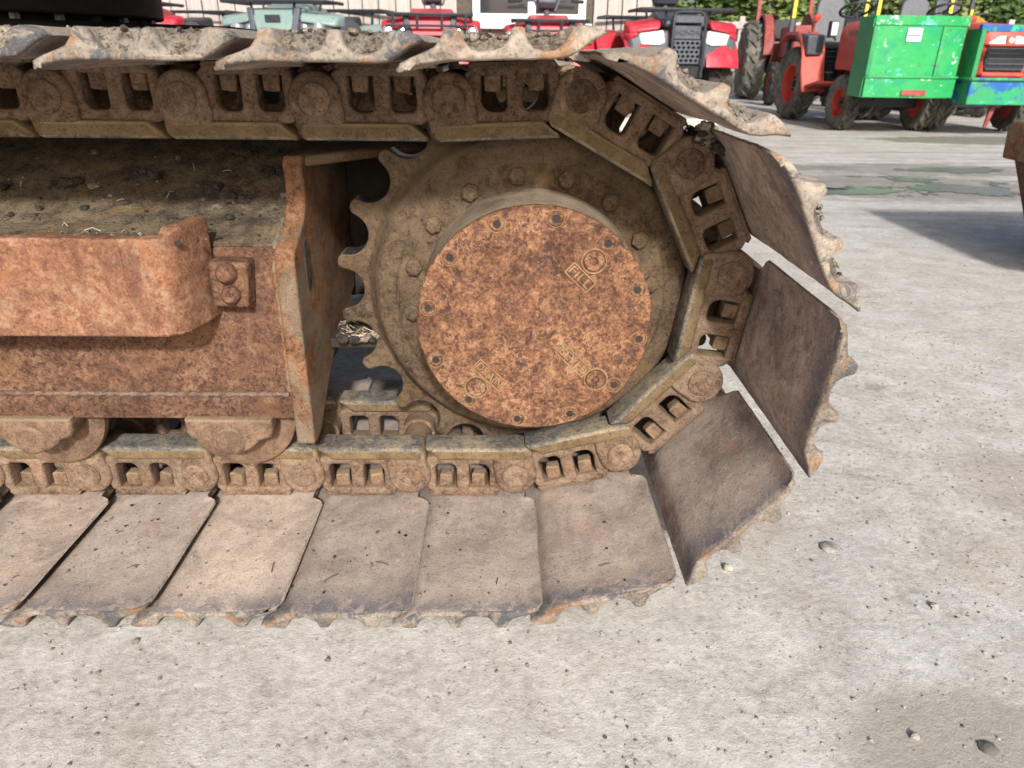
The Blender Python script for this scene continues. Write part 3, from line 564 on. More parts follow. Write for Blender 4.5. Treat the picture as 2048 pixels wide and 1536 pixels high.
# end plate of the frame in front of the sprocket
ep = MB(); pl = [(-0.060, 0.186), (-0.062, 0.30), (-0.061, 0.505), (-0.052, 0.528), (-0.020, 0.541), (0.020, 0.560), (0.042, 0.585), (0.046, 0.612), (0.042, 0.640), (0.050, 0.656), (0.38, 0.66), (0.38, 0.34), (0.12, 0.27), (0.045, 0.224), (-0.005, 0.190), (-0.03, 0.184)]
ep.prism(pl, 'X', -0.354, -0.322); EP = ep.build('end_plate', 'endplate', EX, bevel=0.005, seg=3)
sl_ = MB(); rg = []
for k in range(9):
    t = -1+2*k/8; w_ = 0.020*sqrt(max(0, 1-t*t)); rg.append((t*0.045, w_))
pts = [(w_, t) for t, w_ in rg]+[(-w_*0.5, t) for t, w_ in reversed(rg[1:-1])]
sl_.prism([(a+0.010, b+0.487) for a, b in pts], 'X', -0.330, -0.3205); sl_.build('slot_shade', 'soil_dark', EP)  # raised dark inset stands in for the shade inside an open slot
gs = MB(); gs.prism([(-0.330, 0.058), (-0.215, 0.20), (-0.10, 0.29), (-0.10, 0.31), (-0.330, 0.31)], 'Z', 0.636, 0.654); gs.build('top_gusset', 'endplate', EX, bevel=0.005)
yk = MB(); yk.prism([(-0.52, 0.30), (0.20, 0.34), (0.20, 0.68), (-0.52, 0.69)], 'Y', 0.40, 0.43); yk.build('yoke_block_plate', 'shade_dark', EX, bevel=0.005)  # added plate in shade colour, blocks light and view behind the sprocket
lg = MB(); lg.box((-0.27, 0.20, 0.312), (0.10, 0.20, 0.02)); lg.build('yoke_ledge', 'shade_dark', EX, bevel=0.004)
# bottom rollers
rb = MB(); rb.lathe([(0.03, -0.022), (0.088, -0.022), (0.097, -0.016), (0.098, -0.004), (0.094, -0.001), (0.0765, 0.001), (0.075, 0.075), (0.06, 0.085), (0.06, 0.175), (0.075, 0.185), (0.0765, 0.259), (0.098, 0.264), (0.098, 0.28), (0.03, 0.282)], n=48)
ro = rb.build('bottom_roller', 'roller'); ROL = ro.data; bpy.data.objects.remove(ro)
cl = [(-0.074, 0.240), (-0.074, 0.216), (-0.068, 0.205), (-0.048, 0.199), (-0.041, 0.190), (-0.026, 0.179), (0, 0.1755), (0.026, 0.179), (0.041, 0.190), (0.048, 0.199), (0.068, 0.205), (0.074, 0.216), (0.074, 0.240)]
COLm = curve_mesh([cl], 0.048, 0.007, 3); COLm.materials.append(M['roller'])
for x in (-0.462, -0.800, -1.14, -1.48):
    o = link('bottom_roller', ROL, EX, ang=40); o.location = (x, 0, 0.2175)
    c_ = link('roller_collar', COLm, o, ang=40); c_.location = (0, -0.0745, -0.2175)
    b = MB(); b.lathe([(0.0, -0.003), (0.022, -0.003), (0.026, 0.0), (0.027, 0.006)], n=24); b.build('shaft_end', 'roller', o, loc=(0, -0.0745, -0.018))
# centre body and slew ring
sr = MB(); cx, cy = -1.5, 1.1
sr.lathe([(0.30, 0.885), (0.512, 0.885), (0.516, 0.890), (0.516, 1.02), (0.30, 1.03)], (cx, cy, 0), 'Z', 96); sr.lathe([(0.20, 0.80), (0.44, 0.80), (0.44, 0.884), (0.2, 0.8845)], (cx, cy, 0), 'Z', 96, 0)
SR = sr.build('slew_ring', 'slew_black', EX)
for k in range(30):
    a = R(12*k+4); b = MB(); b.prism([(0.0125*cos(q*pi/3), 0.0125*sin(q*pi/3)) for q in range(6)], 'Z', 0.869, 0.8855); b.build('bolt', 'steel' if k % 4 else 'slew_black', SR, loc=(cx+0.482*cos(a), cy+0.482*sin(a), 0))
cb = MB()
def sect(x, y, w_, z0, z1, dx, dy): return [(x+dx*w_, y+dy*w_, z0), (x+dx*w_, y+dy*w_, z1), (x-dx*w_, y-dy*w_, z1), (x-dx*w_, y-dy*w_, z0)]
cb.loft([sect(-1.3, 1.1, 0.34, 0.45, 0.872, 0.64, 0.77), sect(-0.86, 0.72, 0.26, 0.47, 0.864, 0.64, 0.77), sect(-0.52, 0.50, 0.16, 0.45, 0.838, 0.64, 0.77), sect(-0.47, 0.46, 0.15, 0.45, 0.70, 0.64, 0.77)])
cb.loft([sect(-2.3, 1.1, 0.34, 0.45, 0.862, 0, 1), sect(-0.95, 1.1, 0.34, 0.45, 0.862, 0, 1)])
cb.build('centre_body', 'black', EX, bevel=0.01)
# unseen upper structure over the slew ring, added so its underside shades the frame
us = MB(); us.box((-1.65, 1.10, 1.10), (2.7, 2.4, 0.08)); us.box((-1.65, 0.62, 1.045), (2.5, 0.06, 0.05)); us.box((-1.65, 1.62, 1.045), (2.5, 0.06, 0.05)); US = us.build('unseen_deck', 'slew_black', EX, bevel=0.01)
us = MB(); us.loft([[(-0.55, -0.05, 1.145), (-0.28, 0.25, 1.145), (-0.28, 1.95, 1.145), (-0.55, 2.25, 1.145)], [(-0.55, -0.05, 1.95), (-0.28, 0.25, 1.90), (-0.28, 1.95, 1.90), (-0.55, 2.25, 1.95)]]); us.build('unseen_counterweight', 'mustard', EX, bevel=0.05, seg=4)
us = MB(); us.box((-1.35, 1.10, 1.55), (1.58, 2.30, 0.80)); hs_ = us.build('unseen_engine_housing', 'mustard', EX, bevel=0.04, seg=3)
# the far track, seen only through the gaps of the near one
DY = 1.92
ff = MB(); ff.prism([(DY-0.02, 0.236), (DY-0.02, 0.515), (DY+0.25, 0.640), (DY+0.30, 0.640), (DY+0.30, 0.236)], 'X', -2.3, -0.34); ff.build('frame_beam', 'frame', EX, bevel=0.006)
o = link('sprocket', SPK.data, EX); o.location = (XC, DY, ZC)
o = link('drive_cover', CV.data, EX); o.location = (XC, DY+0.06, ZC)
for k in range(7, len(PINS)-1):
    A, B = PINS[k], PINS[k+1]
    o = link('track_shoe', SHOES[(k+3) % 7], EX, ang=50); o.location.y = DY; place(o, A, B)
    o = link('track_link', LINK, EX, ang=40); o.location.y = DY; place(o, A, B)
# ------------------------------------------------------------------ yard behind: shed, hedge, fence, machines
SH = empty('timber_shed', (-1.2, 8.6, 0)); tag(SH, 'weathered grey timber shed with vertical boards and white window', 'shed')
bd = MB(); bd.box((0, 0, 0), (1, 0.022, 2.9)); bo = bd.build('board', 'timber', bevel=0.003); BRD = bo.data; bpy.data.objects.remove(bo)
rb_ = random.Random(3); x = -5.3; wx0, wx1, wz0, wz1 = 0.845, 2.20, 1.135, 2.35
while x < 3.10:
    w_ = rb_.uniform(0.165, 0.205)
    parts = [(0.05, 2.95)] if (x+w_ < wx0+0.01 or x > wx1-0.01) else [(0.05, wz0-0.03), (wz1+0.02, 2.95)]
    for z0, z1 in parts:
        o = link('board', BRD, SH); o.scale = (w_-0.014, 1, (z1-z0)/2.9); o.location = (x+w_/2, rb_.uniform(-0.006, 0.006), (z0+z1)/2); o.rotation_euler = (0, rb_.uniform(-0.003, 0.003), 0)
    x += w_
b = MB(); b.box((-1.1, 0.13, 1.47), (8.4, 0.16, 2.9)); b.build('back_wall', 'timber_dark', SH)
b = MB(); b.loft([[(-5.6, -0.35, 2.95), (3.4, -0.35, 2.95), (3.4, -0.35, 3.03), (-5.6, -0.35, 3.03)], [(-5.6, 3.4, 3.9), (3.4, 3.4, 3.9), (3.4, 3.4, 3.98), (-5.6, 3.4, 3.98)]]); b.build('roof', 'plastic_gry', SH)
b = MB(); b.box((3.09, 1.75, 1.5), (0.03, 3.3, 2.95)); b.build('side_wall', 'timber', SH)
wn = MB()
for a, c_ in (((wx0, wx1, wz0, wz0+0.10), 0), ((wx0, wx1, wz1-0.09, wz1), 0), ((wx0, wx0+0.09, wz0+0.10, wz1-0.09), 0), ((wx1-0.09, wx1, wz0+0.10, wz1-0.09), 0), ((1.505, 1.60, wz0+0.10, wz1-0.09), 0)):
    wn.box(((a[0]+a[1])/2, -0.035, (a[2]+a[3])/2), (a[1]-a[0], 0.06, a[3]-a[2]))
WN = wn.build('window', 'winframe', SH, bevel=0.006)
for a, c_ in ((wx0+0.09, 1.505), (1.60, wx1-0.09)):
    b = MB(); b.box(((a+c_)/2, -0.012, (wz0+wz1)/2), (c_-a, 0.012, wz1-wz0-0.19)); b.build('pane', 'glass', WN)
b = MB(); b.box(((wx0+wx1)/2, -0.075, wz0-0.035), (wx1-wx0+0.14, 0.15, 0.065)); b.build('sill', 'winframe', WN, bevel=0.008)
pl_ = MB(); pl_.box((-1.35, 7.40, 0.125), (6.9, 2.3, 0.25)); tag(pl_.build('pavement', 'concrete', bevel=0.01), kind='structure')

# --- wheels
def tyre(b, R_, rr, w_, nl, lh, mi=0, chevron=True):
    h = w_/2
    b.lathe([(rr, -h*0.72), (rr+(R_-rr)*0.35, -h), (R_-(R_-rr)*0.28, -h*0.98), (R_-lh*0.5-0.008, -h*0.80), (R_-lh, -h*0.45), (R_-lh, h*0.45), (R_-lh*0.5-0.008, h*0.80), (R_-(R_-rr)*0.28, h*0.98), (rr+(R_-rr)*0.35, h), (rr, h*0.72), (rr*0.98, 0), (rr, -h*0.72)], axis='X', n=40, mi=mi, cap=False)
    for k in range(nl):
        for sd in (-1, 1):
            a = 2*pi*(k+(0.5 if sd > 0 else 0))/nl; sw = 2*pi/nl*0.75; tk = 2*pi/nl*0.19
            pts = []
            for t, dr_ in ((0.02, 0), (0.5, 0), (1.0, -lh*0.9)):
                aa = a-(sw*t if chevron else 0); xx = sd*h*(t*0.99); pts.append((aa, xx, R_+dr_))
            rings = []
            for aa, xx, ro in pts:
                ring = []
                for da, rd in ((-tk, R_-lh*1.3), (-tk*0.75, ro), (tk*0.75, ro), (tk, R_-lh*1.3)):
                    rd = min(rd, ro); ring.append((xx, rd*cos(aa+da), rd*sin(aa+da)))
                rings.append(ring)
            b.loft(rings, True, mi)
def wheel(parent, x, y, R_, rr, w_, nl, lh, rim='rim_red', rub='rubber', side=-1, lean=0.0, hub=0.5, yaw=0.0):
    b = MB(); tyre(b, R_, rr, w_, nl, lh); o = b.build('wheel', rub, parent, ang=40, loc=(x, y, R_)); o.rotation_euler = (0, lean, yaw)
    b = MB(); h = w_*0.36; s = side
    b.lathe([(0.0, s*h*0.05), (rr*0.30, s*h*0.05), (rr*0.34, s*h*0.02), (rr*hub, -s*h*0.15), (rr*0.86, -s*h*0.05), (rr*0.93, s*h*0.8), (rr*1.03, s*h*1.0), (rr*1.03, s*h*0.5), (rr*0.98, -s*h)], axis='X', n=36)
    r_ = b.build('rim', rim, o)
    b = MB()
    for k in range(6):
        a = k*pi/3; b.lathe([(0.0, s*(h*0.05+0.022)), (rr*0.07, s*(h*0.05+0.022)), (rr*0.07, -s*0.01)], (0, rr*0.34*cos(a), rr*0.34*sin(a)), 'X', 6)
    b.lathe([(0.0, s*(h*0.05+0.05)), (rr*0.15, s*(h*0.05+0.045)), (rr*0.17, -s*0.01)], axis='X', n=16); b.build('hub', 'plastic_blk', o)
    return o

# --- quad bikes; local frame: nose towards -Y, stands at z 0
def arch(b, x0, x1, yc, zc, r0, th, a0=-15, a1=195, n=14, flare=0.0, mi=0):
    """mudguard: a bent sheet over a wheel"""
    rings = []
    for k in range(n+1):
        a = R(a0+(a1-a0)*k/n); c_, s_2 = cos(a), sin(a)
        rings.append([(x0, yc+r0*c_, zc+r0*s_2), (x0, yc+(r0+th)*c_, zc+(r0+th)*s_2), ((x0+x1)/2, yc+(r0+th*1.6)*c_, zc+(r0+th*1.6)*s_2), (x1, yc+(r0+th-flare)*c_, zc+(r0+th-flare)*s_2), (x1, yc+(r0-flare)*c_, zc+(r0-flare)*s_2)])
    b.loft(rings, True, mi)
def quad(loc, rz, body, label, big=True, w_=1.15, lamps='block', flare=None, s=1.0, text=None, rack='plastic_blk', badge=False):
    q = empty('quad_bike', loc, rz); q.scale = (s, s, s); tag(q, label, 'quad bike', 'quad bikes parked in front of the timber shed')
    hw = w_/2; tw = hw-0.13
    for x_, y_ in ((-tw, -0.62), (tw, -0.62), (-tw, 0.62), (tw, 0.62)):
        wheel(q, x_, y_, 0.30, 0.15, 0.24, 13, 0.03, 'plastic_gry', 'rubber', -1 if x_ < 0 else 1)
    b = MB(); b.box((0, 0, 0.40), (0.34, 1.5, 0.26)); b.box((0, 0, 0.30), (0.75, 0.5, 0.05)); b.tube([(-tw, -0.62, 0.30), (0, -0.62, 0.36), (tw, -0.62, 0.30)], 0.045); b.tube([(-tw, 0.62, 0.30), (tw, 0.62, 0.30)], 0.05)
    for sd in (-1, 1): b.tube([(sd*0.18, -0.60, 0.42), (sd*0.33, -0.62, 0.72)], 0.04)
    b.build('chassis', 'plastic_blk', q, bevel=0.01)
    for sd in (-1, 1):                                        # front mudguards with a dropped outer corner
        b = MB(); arch(b, sd*0.22, sd*hw, -0.60, 0.36, 0.42, 0.03, 20, 168, flare=0.05)
        o = b.build('front_mudguard', body, q, ang=50)
        if flare:
            b = MB(); arch(b, sd*(hw-0.05), sd*(hw+0.02), -0.60, 0.36, 0.34, 0.07, -5, 160, flare=0.02); b.build('flare', flare, o, ang=50)
        b = MB(); b.loft([[(sd*0.24, -0.95, 0.86), (sd*(hw-0.02), -0.88, 0.83), (sd*(hw), -0.74, 0.85), (sd*0.22, -0.60, 0.90)], [(sd*0.25, -1.00, 0.78), (sd*(hw-0.03), -0.93, 0.74), (sd*(hw), -0.76, 0.72), (sd*0.24, -0.66, 0.82)]])
        if lamps == 'block': b.loft([[(sd*0.445, -0.965, 0.76), (sd*(hw-0.02), -0.93, 0.75), (sd*(hw+0.01), -0.80, 0.75), (sd*0.445, -0.80, 0.76)], [(sd*0.48, -0.95, 0.695), (sd*(hw-0.03), -0.92, 0.675), (sd*(hw), -0.82, 0.675), (sd*0.48, -0.82, 0.695)]])
        b.build('lamp_brow', body, q, bevel=0.03, seg=4)
        if lamps == 'block':
            b = MB(); b.loft([[(sd*0.22, -0.99, 0.775), (sd*0.455, -0.965, 0.745), (sd*0.455, -0.84, 0.745), (sd*0.22, -0.86, 0.775)], [(sd*0.20, -1.01, 0.665), (sd*0.24, -1.01, 0.635), (sd*0.44, -0.975, 0.645), (sd*0.20, -0.88, 0.665)]]); b.build('headlight', 'lamp', q, bevel=0.02, seg=3)
            b = MB(); b.loft([[(sd*0.16, -0.98, 0.78), (sd*(hw-0.02), -0.91, 0.73), (sd*(hw-0.02), -0.70, 0.73), (sd*0.16, -0.70, 0.78)], [(sd*0.16, -1.02, 0.60), (sd*(hw-0.03), -0.94, 0.60), (sd*(hw-0.03), -0.70, 0.60), (sd*0.16, -0.70, 0.60)], [(sd*0.16, -0.99, 0.44), (sd*0.40, -0.95, 0.46), (sd*0.42, -0.70, 0.50), (sd*0.16, -0.70, 0.44)]]); b.build('lower_cowl', 'plastic_gry', q, bevel=0.035, seg=4)
        else:
            b = MB(); b.loft([[(sd*0.20, -0.97, 0.80), (sd*(hw-0.04), -0.90, 0.82), (sd*(hw-0.04), -0.70, 0.84), (sd*0.20, -0.70, 0.82)], [(sd*0.18, -0.98, 0.62), (sd*(hw-0.10), -0.90, 0.66), (sd*(hw-0.10), -0.70, 0.66), (sd*0.18, -0.70, 0.62)]]); lw = b.build('lamp_cowl', 'plastic_gry', q, bevel=0.015)
            for xx, rr_ in ((0.41, 0.058), (0.275, 0.045)):
                b = MB(); b.lathe([(0.0, -0.022), (rr_*0.7, -0.012), (rr_, 0.012), (rr_*1.1, 0.0), (rr_*1.15, 0.03)], (sd*xx, -0.945, 0.735), 'Y', 24); b.build('headlight', 'chrome', lw)
        b = MB(); arch(b, sd*0.20, sd*hw, 0.62, 0.36, 0.40, 0.035, 5, 178, flare=0.04); b.build('rear_mudguard', body, q, ang=50)
        b = MB(); b.loft([[(sd*0.22, -0.22, 0.70), (sd*(hw-0.04), -0.20, 0.56), (sd*(hw-0.04), -0.16, 0.56), (sd*0.22, -0.16, 0.70)], [(sd*0.22, -0.20, 0.36), (sd*(hw-0.02), -0.16, 0.34), (sd*(hw-0.02), -0.10, 0.34), (sd*0.22, -0.10, 0.36)]]); b.build('leg_shield', body, q, bevel=0.01)
    b = MB()                                                    # nose and tank
    b.loft([[(-0.20, -0.95, 0.80), (0.20, -0.95, 0.80), (0.24, -0.95, 0.86), (-0.24, -0.95, 0.86)], [(-0.24, -0.55, 0.80), (0.24, -0.55, 0.80), (0.22, -0.55, 0.96), (-0.22, -0.55, 0.96)], [(-0.20, -0.15, 0.70), (0.20, -0.15, 0.70), (0.15, -0.15, 0.93), (-0.15, -0.15, 0.93)], [(-0.16, 0.05, 0.70), (0.16, 0.05, 0.70), (0.12, 0.05, 0.84), (-0.12, 0.05, 0.84)]])
    b.build('nose', body if lamps != 'block' else 'plastic_gry', q, bevel=0.03, seg=3)
    b = MB(); b.loft([[(-0.14, -0.02, 0.76), (0.14, -0.02, 0.76), (0.13, -0.02, 0.86), (-0.13, -0.02, 0.86)], [(-0.17, 0.35, 0.74), (0.17, 0.35, 0.74), (0.16, 0.35, 0.85), (-0.16, 0.35, 0.85)], [(-0.16, 0.80, 0.78), (0.16, 0.80, 0.78), (0.14, 0.80, 0.90), (-0.14, 0.80, 0.90)]]); b.build('seat', 'plastic_blk', q, bevel=0.03, seg=3)
    b = MB()                                                    # racks of steel tube
    zf = 0.95 if big else 0.89
    for y_ in (-1.0, -0.86, -0.72, -0.58): b.tube([(-hw*0.80, y_, zf), (hw*0.80, y_, zf)], 0.012, 6)
    b.tube([(-hw*0.80, -0.52, zf), (-hw*0.82, -1.0, zf), (-hw*0.7, -1.04, zf), (hw*0.7, -1.04, zf), (hw*0.82, -1.0, zf), (hw*0.80, -0.52, zf)], 0.016, 6)
    for sd in (-1, 1): b.tube([(sd*0.22, -0.98, zf), (sd*0.20, -0.98, 0.84)], 0.012, 6); b.tube([(sd*0.3, -0.6, zf), (sd*0.28, -0.6, 0.86)], 0.012, 6)
    if not big:
        b.tube([(-hw*0.85, -1.06, zf-0.10), (hw*0.85, -1.06, zf-0.10)], 0.014, 6)
        for xx in (-0.35, -0.12, 0.12, 0.35): b.tube([(xx, -1.05, zf), (xx, -1.06, zf-0.10)], 0.014, 6)
    b.build('front_rack', rack, q)
    b = MB()
    for y_ in (0.55, 0.7, 0.85, 1.0): b.tube([(-hw*0.75, y_, 0.95), (hw*0.75, y_, 0.95)], 0.012, 6)
    b.tube([(-hw*0.75, 0.5, 0.95), (-hw*0.75, 1.02, 0.95), (hw*0.75, 1.02, 0.95), (hw*0.75, 0.5, 0.95)], 0.016, 6)
    for sd in (-1, 1): b.tube([(sd*0.3, 0.75, 0.95), (sd*0.28, 0.75, 0.76)], 0.014, 6)
    b.build('rear_rack', rack, q)
    b = MB(); b.tube([(0, -0.30, 0.88), (0, -0.22, 1.08)], 0.03); b.tube([(-0.42, -0.02, 1.12), (-0.30, -0.10, 1.13), (-0.14, -0.20, 1.12), (-0.10, -0.22, 1.02), (0.10, -0.22, 1.02), (0.14, -0.20, 1.12), (0.30, -0.10, 1.13), (0.42, -0.02, 1.12)], 0.015, 8)
    hb = b.build('handlebar', 'plastic_gry', q)
    for sd in (-1, 1):
        b = MB(); b.tube([(sd*0.29, -0.105, 1.13), (sd*0.43, -0.015, 1.12)], 0.021, 8); b.tube([(sd*0.27, -0.13, 1.125), (sd*0.42, -0.09, 1.11)], 0.008, 6); b.box((sd*0.25, -0.13, 1.135), (0.06, 0.05, 0.05)); b.build('grip', 'plastic_blk', hb)
    b = MB(); k = 1.25 if big else 1.0
    b.loft([[(-0.09*k, -0.30, 1.03), (0.09*k, -0.30, 1.03), (0.085*k, -0.14, 1.03), (-0.085*k, -0.14, 1.03)], [(-0.105*k, -0.36, 1.10), (0.105*k, -0.36, 1.10), (0.10*k, -0.12, 1.10), (-0.10*k, -0.12, 1.10)], [(-0.085*k, -0.31, 1.03+0.17*k), (0.085*k, -0.31, 1.03+0.17*k), (0.08*k, -0.13, 1.03+0.18*k), (-0.08*k, -0.13, 1.03+0.18*k)], [(-0.05*k, -0.26, 1.03+0.20*k), (0.05*k, -0.26, 1.03+0.20*k), (0.05*k, -0.16, 1.03+0.20*k), (-0.05*k, -0.16, 1.03+0.20*k)]])
    b.build('instrument_pod', 'plastic_gry', q, bevel=0.02, seg=3)
    if lamps == 'block':
        b = MB(); b.box((0, -1.0, 0.755), (0.27, 0.05, 0.12)); gr = b.build('nameplate', 'plastic_gry', q, bevel=0.008)
        if text:
            me = text_mesh(text, 0.062, 0.006); t_ = MB(); t_.mesh(me, Matrix(((1, 0, 0, 0), (0, 0, -1, -1.027), (0, 1, 0, 0.75), (0, 0, 0, 1)))); t_.build('lettering', 'plastic_blk', gr)
        ho_ = []; outl = [(-0.15, 0.48), (0.15, 0.48), (0.15, 0.69), (-0.15, 0.69)]
        for r_ in range(5):
            for c_ in range(6):
                cx_ = -0.122+c_*0.0485+(0.012 if r_ % 2 else -0.012)*0.6; cz_ = 0.508+r_*0.0385
                ho_.append([(cx_+0.0175*cos(t*pi/3), cz_+0.0135*sin(t*pi/3)) for t in range(6)])
        me = curve_mesh([outl]+ho_, 0.02, 0.002, 0); me.materials.append(M['plastic_gry']); o = link('grille', me, q); o.location = (0, -1.015, 0)
        b = MB(); b.box((0, -0.96, 0.58), (0.30, 0.03, 0.24)); b.build('radiator', 'plastic_blk', q)
        b = MB(); b.box((0, -1.02, 0.865), (0.30, 0.09, 0.06)); b.box((0, -0.98, 0.92), (0.20, 0.10, 0.012)); b.build('front_lid', 'plastic_gry', q, bevel=0.01)
        b = MB()
        for sd in (-1, 1): b.tube([(sd*0.155, -1.06, 0.36), (sd*0.158, -1.08, 0.45), (sd*0.155, -1.075, 0.86), (sd*0.14, -1.05, 0.915), (sd*0.09, -1.04, 0.93)], 0.014, 8)
        b.tube([(-0.09, -1.04, 0.93), (0.09, -1.04, 0.93)], 0.014, 8); b.loft([[(-0.16, -1.05, 0.46), (0.16, -1.05, 0.46), (0.16, -1.02, 0.46), (-0.16, -1.02, 0.46)], [(-0.20, -1.02, 0.36), (0.20, -1.02, 0.36), (0.20, -0.90, 0.34), (-0.20, -0.90, 0.34)]])
        b.build('bull_bar', 'plastic_blk', q)
    else:
        b = MB(); b.loft([[(-0.21, -0.985, 0.82), (0.21, -0.985, 0.82), (0.21, -0.95, 0.90), (-0.21, -0.95, 0.90)], [(-0.17, -1.01, 0.70), (0.17, -1.01, 0.70), (0.17, -0.97, 0.70), (-0.17, -0.97, 0.70)]]); fp = b.build('front_panel', body, q, bevel=0.01)
        if badge: b = MB(); b.box((0, -1.012, 0.81), (0.15, 0.006, 0.055), rot=None); b.build('badge', 'plastic_blk', fp)
        b = MB()
        for sd in (-1, 1): b.loft([[(sd*0.21, -0.99, 0.90), (sd*0.27, -0.98, 0.90), (sd*0.27, -0.93, 0.90), (sd*0.21, -0.93, 0.90)], [(sd*0.17, -1.03, 0.66), (sd*0.23, -1.02, 0.66), (sd*0.23, -0.96, 0.66), (sd*0.17, -0.96, 0.66)]])
        b.box((0, -1.0, 0.66), (0.46, 0.06, 0.05)); b.build('nose_trim', 'plastic_gry', q, bevel=0.012)
        b = MB(); b.tube([(-0.24, -1.04, 0.36), (-0.24, -1.07, 0.62), (0.24, -1.07, 0.62), (0.24, -1.04, 0.36)], 0.016, 8); b.build('bumper_bar', rack, q)
    return q
PZ = 0.25
quad((1.665, 7.52, PZ), R(6), 'red', 'large red and black quad bike with wide grille and two pale headlamps', True, 1.13, 'block', s=1.0, text='HONDA')
quad((0.49, 8.05-0.02, PZ), R(0), 'red', 'small red quad bike in front of the shed window', False, 0.98, 'round', s=0.97)
quad((-0.74, 7.72, PZ), R(2), 'red', 'small red quad bike with double bar front rack beside the sage green one', False, 1.0, 'round', s=1.0)
quad((-1.96, 7.55, PZ), R(-12), 'sage', 'sage green quad bike with four round headlamps and dark nose trim', True, 1.22, 'round', flare='plastic_gry', s=1.03, badge=True)
quad((-3.62, 7.60, PZ), R(-6), 'red', 'red quad bike with black wheel arch flare, leftmost behind the turntable', True, 1.2, 'round', flare='plastic_gry', s=1.0)

